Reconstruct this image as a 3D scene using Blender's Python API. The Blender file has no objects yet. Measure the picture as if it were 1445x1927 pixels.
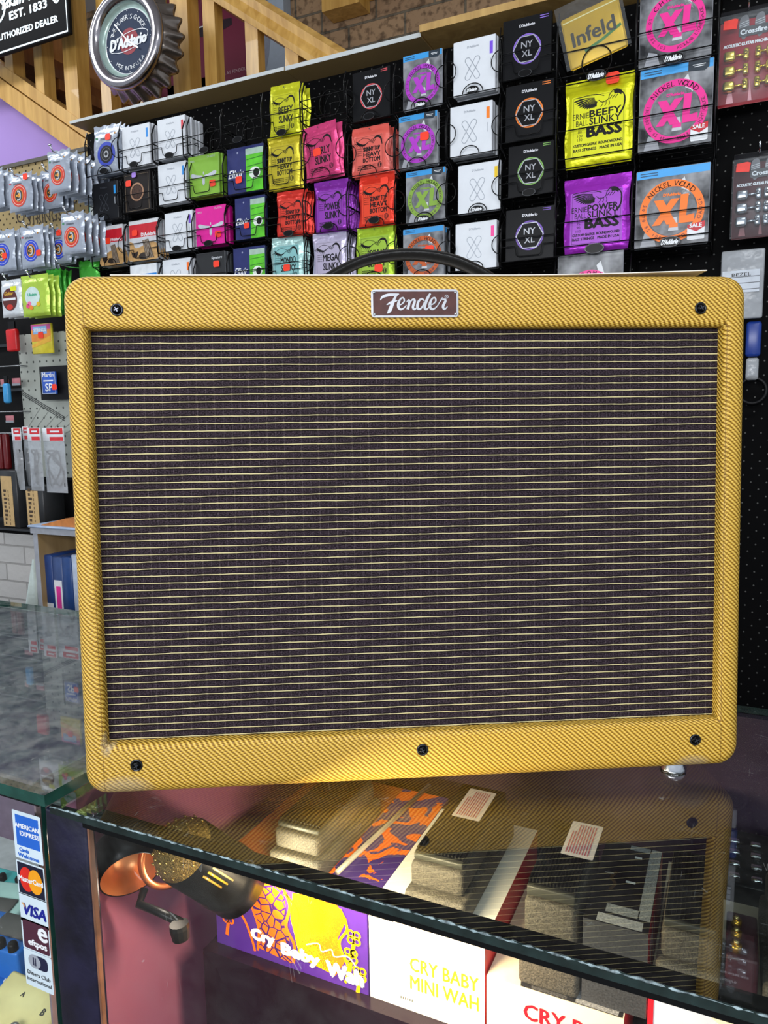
import bpy, bmesh, math, random
from mathutils import Vector, Matrix
random.seed(7)
R = math.radians
C = bpy.context.scene.collection
SC = bpy.context.scene

# ------------------------------------------------------------------ camera
F_PX, CX, CY = 1400.0, 722.5, 963.5
CAM = Vector((0.0, 0.0, 1.35))
def cam_axes(yaw, pitch, roll):
    f = Vector((-math.sin(yaw) * math.cos(pitch), math.cos(yaw) * math.cos(pitch), -math.sin(pitch)))
    r = f.cross(Vector((0, 0, 1))).normalized(); u = r.cross(f)
    c, s = math.cos(roll), math.sin(roll)
    return r * c + u * s, u * c - r * s, f
CR, CU, CF = cam_axes(R(25.392), R(7.402), R(-0.927))
cd = bpy.data.cameras.new('camera'); cam = bpy.data.objects.new('camera', cd); C.objects.link(cam)
cam.matrix_world = Matrix(((CR.x, CU.x, -CF.x, CAM.x), (CR.y, CU.y, -CF.y, CAM.y), (CR.z, CU.z, -CF.z, CAM.z), (0, 0, 0, 1)))
cd.sensor_fit = 'VERTICAL'; cd.sensor_height = 24.0; cd.lens = F_PX / 1927.0 * 24.0
cd.clip_start = 0.02; cd.clip_end = 50
SC.camera = cam

# ------------------------------------------------------------------ world, lights, exposure
SC.view_settings.view_transform = 'Standard'; SC.view_settings.look = 'None'
SC.view_settings.gamma = 1.0; SC.view_settings.use_curve_mapping = False
SC.view_settings.exposure = 0.0
w = bpy.data.worlds.new('shop_air'); SC.world = w; w.use_nodes = True
bg = w.node_tree.nodes['Background']
bg.inputs['Color'].default_value = (0.80, 0.88, 1.0, 1); bg.inputs['Strength'].default_value = 0.62
def area(name, loc, size, energy, color, aim=(0, 0, -1)):
    l = bpy.data.lights.new(name, 'AREA'); l.shape = 'RECTANGLE'; l.size, l.size_y = size
    l.energy = energy; l.color = color
    o = bpy.data.objects.new(name, l); C.objects.link(o); o.location = loc
    o.rotation_euler = Vector(aim).to_track_quat('-Z', 'Y').to_euler()
    return o
COOL = (0.93, 0.97, 1.0)
area('fluorescent_light_front', (0.75, -0.45, 2.95), (1.3, 0.35), 16, COOL, (-0.45, 0.75, -1))
area('added_front_fill', (-0.25, -1.30, 1.78), (2.0, 0.45), 40, (0.97, 0.98, 1.0), (-0.05, 1.0, -0.22))  # unseen fill added to brighten the lower front of the amplifier
area('fluorescent_light_back', (-2.7, 0.6, 3.05), (1.3, 0.35), 22, COOL, (0, 0.5, -1))
area('fluorescent_light_stairs', (-2.5, 1.80, 2.95), (1.2, 0.15), 7, COOL, (0, 0.12, -1))
area('added_brick_fill', (-2.6, 1.78, 1.85), (1.2, 0.10), 7, COOL, (0, 0.35, -1))  # invented fill lamp that brightens the painted brick below the stairs

# ------------------------------------------------------------------ pixel helpers (a pixel on a real plane of the shop)
def ray(px, py): return CF + CR * ((px - CX) / F_PX) - CU * ((py - CY) / F_PX)
def on_y(px, py, y): d = ray(px, py); return CAM + d * ((y - CAM.y) / d.y)
def on_z(px, py, z): d = ray(px, py); return CAM + d * ((z - CAM.z) / d.z)

# ------------------------------------------------------------------ materials
def lin(h):
    h = h.lstrip('#'); v = [int(h[i:i + 2], 16) / 255 for i in (0, 2, 4)]
    return [c / 12.92 if c <= 0.04045 else ((c + 0.055) / 1.055) ** 2.4 for c in v]
_M = {}
def new_mat(name):
    m = bpy.data.materials.new(name); m.use_nodes = True
    return m, m.node_tree.nodes, m.node_tree.links, m.node_tree.nodes['Principled BSDF']
def P(hexc, rough=0.5, metal=0.0, var=0.10, scale=60.0, bump=0.0, bscale=None, coat=0.0, emit=0.0, detail=2.0):
    key = (hexc, rough, metal, var, scale, bump, bscale, coat, emit)
    if key in _M: return _M[key]
    m, N, L, b = new_mat('mat_' + hexc.strip('#') + '_%d' % len(_M))
    c = lin(hexc)
    tc = N.new('ShaderNodeTexCoord'); nz = N.new('ShaderNodeTexNoise')
    nz.inputs['Scale'].default_value = scale; nz.inputs['Detail'].default_value = detail
    L.new(tc.outputs['Object'], nz.inputs['Vector'])
    rp = N.new('ShaderNodeValToRGB')
    rp.color_ramp.elements[0].position = 0.3; rp.color_ramp.elements[1].position = 0.7
    rp.color_ramp.elements[0].color = (*[x * (1 - var) for x in c], 1)
    rp.color_ramp.elements[1].color = (*[min(1, x * (1 + var)) for x in c], 1)
    L.new(nz.outputs['Fac'], rp.inputs['Fac']); L.new(rp.outputs['Color'], b.inputs['Base Color'])
    b.inputs['Roughness'].default_value = rough; b.inputs['Metallic'].default_value = metal
    b.inputs['Coat Weight'].default_value = coat; b.inputs['Coat Roughness'].default_value = 0.1
    if bump:
        n2 = N.new('ShaderNodeTexNoise'); n2.inputs['Scale'].default_value = bscale or scale; n2.inputs['Detail'].default_value = 3
        L.new(tc.outputs['Object'], n2.inputs['Vector'])
        bp = N.new('ShaderNodeBump'); bp.inputs['Distance'].default_value = bump
        L.new(n2.outputs['Fac'], bp.inputs['Height']); L.new(bp.outputs['Normal'], b.inputs['Normal'])
    if max(c) < 0.02: b.inputs['Specular IOR Level'].default_value = 0.22
    if emit:
        b.inputs['Emission Color'].default_value = (*c, 1); b.inputs['Emission Strength'].default_value = emit
    _M[key] = m
    return m
def foil(hexc, metal=0.55): return P(hexc, 0.3, metal, 0.05, 20, 0.004, 28)
INK = P('#141315', 0.5)
def mathn(N, L, op, a, b=None, c=None, clamp=False):
    n = N.new('ShaderNodeMath'); n.operation = op; n.use_clamp = clamp
    for i, v in enumerate((a, b, c)):
        if v is None: continue
        if isinstance(v, (int, float)): n.inputs[i].default_value = v
        else: L.new(v, n.inputs[i])
    return n.outputs[0]
def mix(N, L, fac, a, b):
    n = N.new('ShaderNodeMix'); n.data_type = 'RGBA'
    if isinstance(fac, (int, float)): n.inputs[0].default_value = fac
    else: L.new(fac, n.inputs[0])
    for i, v in ((6, a), (7, b)):
        if isinstance(v, (tuple, list)): n.inputs[i].default_value = (*v, 1) if len(v) == 3 else v
        else: L.new(v, n.inputs[i])
    return n.outputs[2]

def tweed_mat():
    m, N, L, b = new_mat('lacquered_tweed')
    uv = N.new('ShaderNodeUVMap'); uv.uv_map = 'UVMap'
    sp = N.new('ShaderNodeSeparateXYZ'); L.new(uv.outputs[0], sp.inputs[0])
    nz = N.new('ShaderNodeTexNoise'); nz.inputs['Scale'].default_value = 45; L.new(uv.outputs[0], nz.inputs['Vector'])
    wob = mathn(N, L, 'MULTIPLY', mathn(N, L, 'SUBTRACT', nz.outputs['Fac'], 0.5), 0.0011)
    u, v = sp.outputs[0], sp.outputs[1]
    A = R(42)
    dg = mathn(N, L, 'ADD', mathn(N, L, 'ADD', mathn(N, L, 'MULTIPLY', u, math.sin(A)), mathn(N, L, 'MULTIPLY', v, math.cos(A))), wob)
    along = mathn(N, L, 'ADD', mathn(N, L, 'MULTIPLY', v, math.cos(R(14))), mathn(N, L, 'MULTIPLY', u, math.sin(R(14))))
    p = 0.00312
    ph = mathn(N, L, 'MULTIPLY', dg, 2 * math.pi / p)
    rib = mathn(N, L, 'MULTIPLY_ADD', mathn(N, L, 'SINE', ph), 0.5, 0.5)
    st = mathn(N, L, 'MULTIPLY_ADD', mathn(N, L, 'SINE', mathn(N, L, 'MULTIPLY', along, 2 * math.pi / 0.00155)), 0.5, 0.5)
    h = mathn(N, L, 'ADD', mathn(N, L, 'MULTIPLY', rib, 0.72), mathn(N, L, 'MULTIPLY', st, 0.28))
    rp = N.new('ShaderNodeValToRGB'); e = rp.color_ramp.elements
    e[0].position = 0.08; e[0].color = (*lin('#6a4a06'), 1)
    e[1].position = 0.82; e[1].color = (*lin('#ecc862'), 1)
    x = e.new(0.33); x.color = (*lin('#a67a18'), 1)
    x = e.new(0.52); x.color = (*lin('#d3a83c'), 1)
    L.new(h, rp.inputs['Fac'])
    n3 = N.new('ShaderNodeTexNoise'); n3.inputs['Scale'].default_value = 5; L.new(uv.outputs[0], n3.inputs['Vector'])
    col = mix(N, L, mathn(N, L, 'MULTIPLY', n3.outputs['Fac'], 0.18), rp.outputs['Color'], lin('#b98a2e'))
    # rubbed grey patches at the lower corners
    for (cx, cy, rx, ry) in ((0.035, 0.006, 0.026, 0.013), (0.556, 0.004, 0.018, 0.010), (0.0215, 0.046, 0.005, 0.010)):
        dx = mathn(N, L, 'DIVIDE', mathn(N, L, 'SUBTRACT', u, cx), rx); dy = mathn(N, L, 'DIVIDE', mathn(N, L, 'SUBTRACT', v, cy), ry)
        d = mathn(N, L, 'ADD', mathn(N, L, 'MULTIPLY', dx, dx), mathn(N, L, 'MULTIPLY', dy, dy))
        mk = mathn(N, L, 'MULTIPLY', mathn(N, L, 'SUBTRACT', 1.2, d, clamp=True), 0.55)
        col = mix(N, L, mk, col, lin('#a99a80'))
    # glued seams where the side wrap meets the front
    for sx in (0.0185, 0.5825):
        mk = mathn(N, L, 'LESS_THAN', mathn(N, L, 'ABSOLUTE', mathn(N, L, 'SUBTRACT', u, sx)), 0.00045)
        col = mix(N, L, mathn(N, L, 'MULTIPLY', mk, 0.55), col, lin('#6b4a14'))
    L.new(col, b.inputs['Base Color'])
    bp = N.new('ShaderNodeBump'); bp.inputs['Distance'].default_value = 0.0011; bp.inputs['Strength'].default_value = 0.75
    L.new(h, bp.inputs['Height']); L.new(bp.outputs['Normal'], b.inputs['Normal'])
    b.inputs['Roughness'].default_value = 0.42; b.inputs['Specular IOR Level'].default_value = 0.45
    return m
def grille_mat():
    m, N, L, b = new_mat('grille_weave')
    tc = N.new('ShaderNodeTexCoord'); sp = N.new('ShaderNodeSeparateXYZ'); L.new(tc.outputs['Object'], sp.inputs[0])
    u, v = sp.outputs[0], sp.outputs[2]
    mp = N.new('ShaderNodeMapping'); mp.inputs['Scale'].default_value = (35, 1, 150); L.new(tc.outputs['Object'], mp.inputs['Vector'])
    nz = N.new('ShaderNodeTexNoise'); nz.inputs['Scale'].default_value = 1.0; L.new(mp.outputs[0], nz.inputs['Vector'])
    vv = mathn(N, L, 'ADD', v, mathn(N, L, 'MULTIPLY', mathn(N, L, 'SUBTRACT', nz.outputs['Fac'], 0.5), 0.0012))
    p = 0.00637
    row = mathn(N, L, 'FLOOR', mathn(N, L, 'DIVIDE', vv, p))
    fr = mathn(N, L, 'MULTIPLY', mathn(N, L, 'ABSOLUTE', mathn(N, L, 'SUBTRACT', mathn(N, L, 'FRACT', mathn(N, L, 'DIVIDE', vv, p)), 0.5)), p)
    ku = mathn(N, L, 'ADD', u, 0.004)
    kn = mathn(N, L, 'ABSOLUTE', mathn(N, L, 'SUBTRACT', mathn(N, L, 'FRACT', mathn(N, L, 'DIVIDE', ku, 0.0150)), 0.5))
    knot = mathn(N, L, 'SUBTRACT', 1.0, mathn(N, L, 'MULTIPLY', kn, 9.0), clamp=True)
    th = mathn(N, L, 'MULTIPLY_ADD', knot, 0.00022, 0.00039)
    gold = mathn(N, L, 'LESS_THAN', fr, th)
    core = mathn(N, L, 'SUBTRACT', 1.0, mathn(N, L, 'DIVIDE', fr, 0.0011), clamp=True)
    # dark thread texture
    mp2 = N.new('ShaderNodeMapping'); mp2.inputs['Scale'].default_value = (700, 1, 950); L.new(tc.outputs['Object'], mp2.inputs['Vector'])
    n2 = N.new('ShaderNodeTexNoise'); n2.inputs['Scale'].default_value = 1.0; n2.inputs['Detail'].default_value = 2; L.new(mp2.outputs[0], n2.inputs['Vector'])
    rp = N.new('ShaderNodeValToRGB'); e = rp.color_ramp.elements
    e[0].position = 0.38; e[0].color = (*lin('#140e12'), 1); e[1].position = 0.75; e[1].color = (*lin('#463943'), 1)
    L.new(n2.outputs['Fac'], rp.inputs['Fac'])
    # faint light vertical threads between the gold lines
    vt = mathn(N, L, 'LESS_THAN', mathn(N, L, 'ABSOLUTE', mathn(N, L, 'SUBTRACT', mathn(N, L, 'FRACT', mathn(N, L, 'DIVIDE', u, 0.0075)), 0.5)), 0.035)
    vt = mathn(N, L, 'MULTIPLY', vt, mathn(N, L, 'MULTIPLY', n2.outputs['Fac'], 0.22))
    sh = mathn(N, L, 'LESS_THAN', fr, 0.00125)  # shadow along each gold thread, painted into the cloth colour
    dark = mix(N, L, vt, rp.outputs['Color'], lin('#9a8e94'))
    dark = mix(N, L, mathn(N, L, 'MULTIPLY', sh, 0.75), dark, lin('#120c0c'))
    gc = mix(N, L, knot, lin('#e4d8a4'), lin('#cbbf90'))
    col = mix(N, L, gold, dark, gc)
    L.new(col, b.inputs['Base Color'])
    hh = mathn(N, L, 'ADD', mathn(N, L, 'MULTIPLY', core, 1.0), mathn(N, L, 'MULTIPLY', n2.outputs['Fac'], 0.35))
    bp = N.new('ShaderNodeBump'); bp.inputs['Distance'].default_value = 0.0009; L.new(hh, bp.inputs['Height'])
    L.new(bp.outputs['Normal'], b.inputs['Normal'])
    b.inputs['Roughness'].default_value = 0.85; b.inputs['Specular IOR Level'].default_value = 0.15
    return m
def glass_mat(name, tint=(0.86, 0.93, 0.90), ior=1.5, rough=0.0, dust=0.0):
    m, N, L, b = new_mat(name); N.remove(b)
    out = N['Material Output']
    tr = N.new('ShaderNodeBsdfTransparent'); tr.inputs[0].default_value = (*tint, 1)
    gl = N.new('ShaderNodeBsdfGlossy'); gl.inputs['Roughness'].default_value = rough
    fr = N.new('ShaderNodeFresnel'); fr.inputs['IOR'].default_value = ior
    ge = N.new('ShaderNodeNewGeometry')
    # the sheet mirrors once, where light meets its outer face
    inv = N.new('ShaderNodeMix'); inv.data_type = 'FLOAT'
    L.new(ge.outputs['Backfacing'], inv.inputs[0]); inv.inputs[2].default_value = ior; inv.inputs[3].default_value = 1.0001
    L.new(inv.outputs[0], fr.inputs['IOR'])
    mx = N.new('ShaderNodeMixShader'); L.new(fr.outputs[0], mx.inputs[0]); L.new(tr.outputs[0], mx.inputs[1]); L.new(gl.outputs[0], mx.inputs[2])
    last = mx.outputs[0]
    if dust:
        tc = N.new('ShaderNodeTexCoord')
        nz = N.new('ShaderNodeTexNoise'); nz.inputs['Scale'].default_value = 30.0; nz.inputs['Detail'].default_value = 8; nz.inputs['Roughness'].default_value = 0.7; nz.inputs['Distortion'].default_value = 0.6
        L.new(tc.outputs['Object'], nz.inputs['Vector'])
        # fine scattered scratches: thin edges of two stretched cell patterns
        ks = []
        for rz, sc_ in ((0.5, (9, 60, 9)), (-0.9, (60, 7, 9))):
            mp = N.new('ShaderNodeMapping'); mp.inputs['Scale'].default_value = sc_; mp.inputs['Rotation'].default_value = (0, 0, rz); L.new(tc.outputs['Object'], mp.inputs['Vector'])
            vo = N.new('ShaderNodeTexVoronoi'); vo.feature = 'DISTANCE_TO_EDGE'; vo.inputs['Scale'].default_value = 1.0; L.new(mp.outputs[0], vo.inputs['Vector'])
            n9 = N.new('ShaderNodeTexNoise'); n9.inputs['Scale'].default_value = 31; L.new(tc.outputs['Object'], n9.inputs['Vector'])
            ks.append(mathn(N, L, 'MULTIPLY', mathn(N, L, 'LESS_THAN', vo.outputs['Distance'], 0.006), mathn(N, L, 'GREATER_THAN', n9.outputs['Fac'], 0.66)))
        scr = mathn(N, L, 'MULTIPLY', mathn(N, L, 'MAXIMUM', ks[0], ks[1]), 0.16)
        k = mathn(N, L, 'ADD', scr, mathn(N, L, 'MULTIPLY', mathn(N, L, 'SUBTRACT', nz.outputs['Fac'], 0.38, clamp=True), dust), clamp=True)
        df = N.new('ShaderNodeBsdfDiffuse'); df.inputs[0].default_value = (0.75, 0.78, 0.76, 1)
        m2 = N.new('ShaderNodeMixShader'); L.new(k, m2.inputs[0]); L.new(last, m2.inputs[1]); L.new(df.outputs[0], m2.inputs[2])
        last = m2.outputs[0]
    L.new(last, out.inputs['Surface'])
    return m
def brick_mat(name, c1, c2, mortar, bw, bh, mort=0.010, speck=True, bump=0.004):
    m, N, L, b = new_mat(name)
    tc = N.new('ShaderNodeTexCoord'); sp = N.new('ShaderNodeSeparateXYZ'); L.new(tc.outputs['Object'], sp.inputs[0])
    cb = N.new('ShaderNodeCombineXYZ'); L.new(sp.outputs[0], cb.inputs[0]); L.new(sp.outputs[2], cb.inputs[1])
    br = N.new('ShaderNodeTexBrick'); L.new(cb.outputs[0], br.inputs['Vector'])
    br.inputs['Scale'].default_value = 1; br.inputs['Brick Width'].default_value = bw; br.inputs['Row Height'].default_value = bh
    br.inputs['Mortar Size'].default_value = mort / 2; br.inputs['Mortar Smooth'].default_value = 0.2
    br.inputs['Color1'].default_value = (*lin(c1), 1); br.inputs['Color2'].default_value = (*lin(c2), 1); br.inputs['Mortar'].default_value = (*lin(mortar), 1)
    n = N.new('ShaderNodeTexNoise'); n.inputs['Scale'].default_value = 38; n.inputs['Detail'].default_value = 6; L.new(tc.outputs['Object'], n.inputs['Vector'])
    col = br.outputs['Color']
    if speck:
        rp = N.new('ShaderNodeValToRGB'); rp.color_ramp.elements[0].position = 0.36; rp.color_ramp.elements[0].color = (0.25, 0.22, 0.2, 1)
        rp.color_ramp.elements[1].position = 0.52; rp.color_ramp.elements[1].color = (1, 1, 1, 1); L.new(n.outputs['Fac'], rp.inputs['Fac'])
        mm = N.new('ShaderNodeMix'); mm.data_type = 'RGBA'; mm.blend_type = 'MULTIPLY'; mm.inputs[0].default_value = 0.8
        L.new(col, mm.inputs[6]); L.new(rp.outputs['Color'], mm.inputs[7]); col = mm.outputs[2]
    L.new(col, b.inputs['Base Color']); b.inputs['Roughness'].default_value = 0.85
    bp = N.new('ShaderNodeBump'); bp.inputs['Distance'].default_value = bump
    h = mathn(N, L, 'ADD', mathn(N, L, 'MULTIPLY', br.outputs['Fac'], -1.0), mathn(N, L, 'MULTIPLY', n.outputs['Fac'], 0.6))
    L.new(h, bp.inputs['Height']); L.new(bp.outputs['Normal'], b.inputs['Normal'])
    return m
def peg_mat(name, base, hole, pitch=0.0254, rad=0.0026, rough=0.6, stagger=True):
    m, N, L, b = new_mat(name)
    tc = N.new('ShaderNodeTexCoord'); sp = N.new('ShaderNodeSeparateXYZ'); L.new(tc.outputs['Object'], sp.inputs[0])
    def dist(off):
        a = mathn(N, L, 'MULTIPLY', mathn(N, L, 'SUBTRACT', mathn(N, L, 'FRACT', mathn(N, L, 'ADD', mathn(N, L, 'DIVIDE', sp.outputs[0], pitch), off)), 0.5), pitch)
        c = mathn(N, L, 'MULTIPLY', mathn(N, L, 'SUBTRACT', mathn(N, L, 'FRACT', mathn(N, L, 'ADD', mathn(N, L, 'DIVIDE', sp.outputs[2], pitch), off)), 0.5), pitch)
        return mathn(N, L, 'SQRT', mathn(N, L, 'ADD', mathn(N, L, 'MULTIPLY', a, a), mathn(N, L, 'MULTIPLY', c, c)))
    d = dist(0.0)
    if stagger: d = mathn(N, L, 'MINIMUM', d, dist(0.5))
    k = mathn(N, L, 'LESS_THAN', d, rad)
    n = N.new('ShaderNodeTexNoise'); n.inputs['Scale'].default_value = 7; L.new(tc.outputs['Object'], n.inputs['Vector'])
    b.inputs['Specular IOR Level'].default_value = 0.15
    bc = mix(N, L, n.outputs['Fac'], [x * 0.8 for x in lin(base)], [x * 1.2 for x in lin(base)])
    L.new(mix(N, L, k, bc, lin(hole)), b.inputs['Base Color']); b.inputs['Roughness'].default_value = rough
    return m
def wood_mat(name, c1, c2, scale=1.0, rough=0.4, rot=(0, 0, 0), coat=0.2):
    m, N, L, b = new_mat(name)
    tc = N.new('ShaderNodeTexCoord'); mp = N.new('ShaderNodeMapping'); mp.inputs['Scale'].default_value = (30 * scale, 30 * scale, 3 * scale)
    mp.inputs['Rotation'].default_value = rot; L.new(tc.outputs['Object'], mp.inputs['Vector'])
    n = N.new('ShaderNodeTexNoise'); n.inputs['Scale'].default_value = 1.0; n.inputs['Detail'].default_value = 5; n.inputs['Distortion'].default_value = 1.2
    L.new(mp.outputs[0], n.inputs['Vector'])
    rp = N.new('ShaderNodeValToRGB'); rp.color_ramp.elements[0].position = 0.32; rp.color_ramp.elements[1].position = 0.68
    rp.color_ramp.elements[0].color = (*lin(c1), 1); rp.color_ramp.elements[1].color = (*lin(c2), 1)
    L.new(n.outputs['Fac'], rp.inputs['Fac']); L.new(rp.outputs['Color'], b.inputs['Base Color'])
    b.inputs['Roughness'].default_value = rough; b.inputs['Coat Weight'].default_value = coat
    return m
def photo_mat():
    m, N, L, b = new_mat('grey_studio_print')
    tc = N.new('ShaderNodeTexCoord'); n = N.new('ShaderNodeTexNoise'); n.inputs['Scale'].default_value = 22; n.inputs['Detail'].default_value = 3
    L.new(tc.outputs['Object'], n.inputs['Vector'])
    rp = N.new('ShaderNodeValToRGB'); rp.color_ramp.elements[0].position = 0.36; rp.color_ramp.elements[1].position = 0.74
    rp.color_ramp.elements[0].color = (*lin('#232427'), 1); rp.color_ramp.elements[1].color = (*lin('#b4b7bc'), 1)
    L.new(n.outputs['Fac'], rp.inputs['Fac']); L.new(rp.outputs['Color'], b.inputs['Base Color']); b.inputs['Roughness'].default_value = 0.22
    return m
def swirl_mat():
    m, N, L, b = new_mat('psychedelic_print')
    tc = N.new('ShaderNodeTexCoord')
    vo = N.new('ShaderNodeTexVoronoi'); vo.feature = 'DISTANCE_TO_EDGE'; vo.inputs['Scale'].default_value = 95; L.new(tc.outputs['Object'], vo.inputs['Vector'])
    ed = mathn(N, L, 'LESS_THAN', vo.outputs['Distance'], 0.07)
    L.new(mix(N, L, ed, lin('#ff6a10'), lin('#3a1c60')), b.inputs['Base Color']); b.inputs['Roughness'].default_value = 0.25
    return m
def stipple_mat():
    m, N, L, b = new_mat('stippled_yellow_print')
    tc = N.new('ShaderNodeTexCoord'); sp = N.new('ShaderNodeSeparateXYZ'); L.new(tc.outputs['Object'], sp.inputs[0])
    n = N.new('ShaderNodeTexNoise'); n.inputs['Scale'].default_value = 900; L.new(tc.outputs['Object'], n.inputs['Vector'])
    n2 = N.new('ShaderNodeTexNoise'); n2.inputs['Scale'].default_value = 24; L.new(tc.outputs['Object'], n2.inputs['Vector'])
    k = mathn(N, L, 'GREATER_THAN', mathn(N, L, 'ADD', n.outputs['Fac'], n2.outputs['Fac']), 0.99)
    L.new(mix(N, L, k, lin('#ffcc08'), lin('#f06a10')), b.inputs['Base Color']); b.inputs['Roughness'].default_value = 0.25
    return m
def splash_mat():
    m, N, L, b = new_mat('orange_purple_splash')
    tc = N.new('ShaderNodeTexCoord'); n = N.new('ShaderNodeTexNoise'); n.inputs['Scale'].default_value = 28; n.inputs['Detail'].default_value = 5
    n.inputs['Distortion'].default_value = 0.8; L.new(tc.outputs['Object'], n.inputs['Vector'])
    k = mathn(N, L, 'GREATER_THAN', n.outputs['Fac'], 0.53)
    L.new(mix(N, L, k, lin('#4a3478'), lin('#ff7418')), b.inputs['Base Color']); b.inputs['Roughness'].default_value = 0.3
    return m
def plastic_film(name, tint=(0.95, 0.97, 0.98), mixf=0.04):
    m, N, L, b = new_mat(name); N.remove(b)
    tr = N.new('ShaderNodeBsdfTransparent'); tr.inputs[0].default_value = (*tint, 1)
    gl = N.new('ShaderNodeBsdfPrincipled'); gl.inputs['Base Color'].default_value = (0.8, 0.83, 0.86, 1); gl.inputs['Roughness'].default_value = 0.15
    tc = N.new('ShaderNodeTexCoord'); n = N.new('ShaderNodeTexNoise'); n.inputs['Scale'].default_value = 35; L.new(tc.outputs['Object'], n.inputs['Vector'])
    bp = N.new('ShaderNodeBump'); bp.inputs['Distance'].default_value = 0.006; L.new(n.outputs['Fac'], bp.inputs['Height']); L.new(bp.outputs['Normal'], gl.inputs['Normal'])
    mx = N.new('ShaderNodeMixShader'); mx.inputs[0].default_value = mixf
    L.new(tr.outputs[0], mx.inputs[1]); L.new(gl.outputs[0], mx.inputs[2]); L.new(mx.outputs[0], N['Material Output'].inputs['Surface'])
    return m

TWEED = tweed_mat(); GRILLE = grille_mat()
GLASS_TOP = glass_mat('counter_glass', (0.80, 0.84, 0.83), 2.1, 0.0, 0.05)
GLASS_LEFT = glass_mat('dusty_counter_glass', (0.76, 0.86, 0.83), 2.0, 0.02, 0.65)
GLASS_FRONT = glass_mat('front_glass', (0.97, 0.98, 0.97), 1.35, 0.0, 0.05)
EDGE = P('#1f4a42', 0.12, 0.0, 0.25, 40, 0.0, None, 0.6)
EDGE_DARK = P('#1c2b2b', 0.15, 0.0, 0.4, 60, 0.001, 90, 0.6)
SEAL = P('#7d8f94', 0.45, 0.0, 0.8, 160, 0.002, 220)
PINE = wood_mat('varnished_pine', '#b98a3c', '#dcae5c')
PINE_DK = wood_mat('dark_brown_pine', '#7a4a1e', '#96602a')  # dark brown wood of the treads and far stringer
BRICK = brick_mat('brown_brick', '#a98a68', '#96795c', '#6e6454', 0.25, 0.086)
WBRICK = brick_mat('painted_brick', '#dcdad6', '#d0cfcc', '#b0aeab', 0.23, 0.076, 0.008, False, 0.003)
PEGB = peg_mat('black_pegboard', '#060607', '#5c5c5a', 0.0254, 0.0014, 0.9)  # lighter hole colour paints in the light coming through the board
PEGT = peg_mat('tan_pegboard', '#a89468', '#2a241a', 0.0254, 0.0028)
PEGM = peg_mat('grey_perforated_steel', '#a9aea6', '#4c504c', 0.0254, 0.0032, 0.4, False)
PHOTO = photo_mat(); SWIRL = swirl_mat(); STIP = stipple_mat(); SPLASH = splash_mat()
FILM = plastic_film('clear_film'); FILM_G = plastic_film('grey_film', (0.8, 0.83, 0.87), 0.35)
WIRE = P('#0c0c0d', 0.28, 0.3, 0.1); CHROME = P('#dfe3e8', 0.12, 1.0, 0.03)
BLACKP = P('#111113', 0.45); GREYCAST = P('#6f6a62', 0.75, 0.1, 0.35, 420, 0.0006, 500)
RUBBER = P('#1a1a1a', 0.6); WHITE = P('#e9edf1', 0.45, 0, 0.03); RED = P('#c8182a', 0.4)
ORANGE_STK = P('#ff3c1c', 0.5, 0, 0.04)

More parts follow.
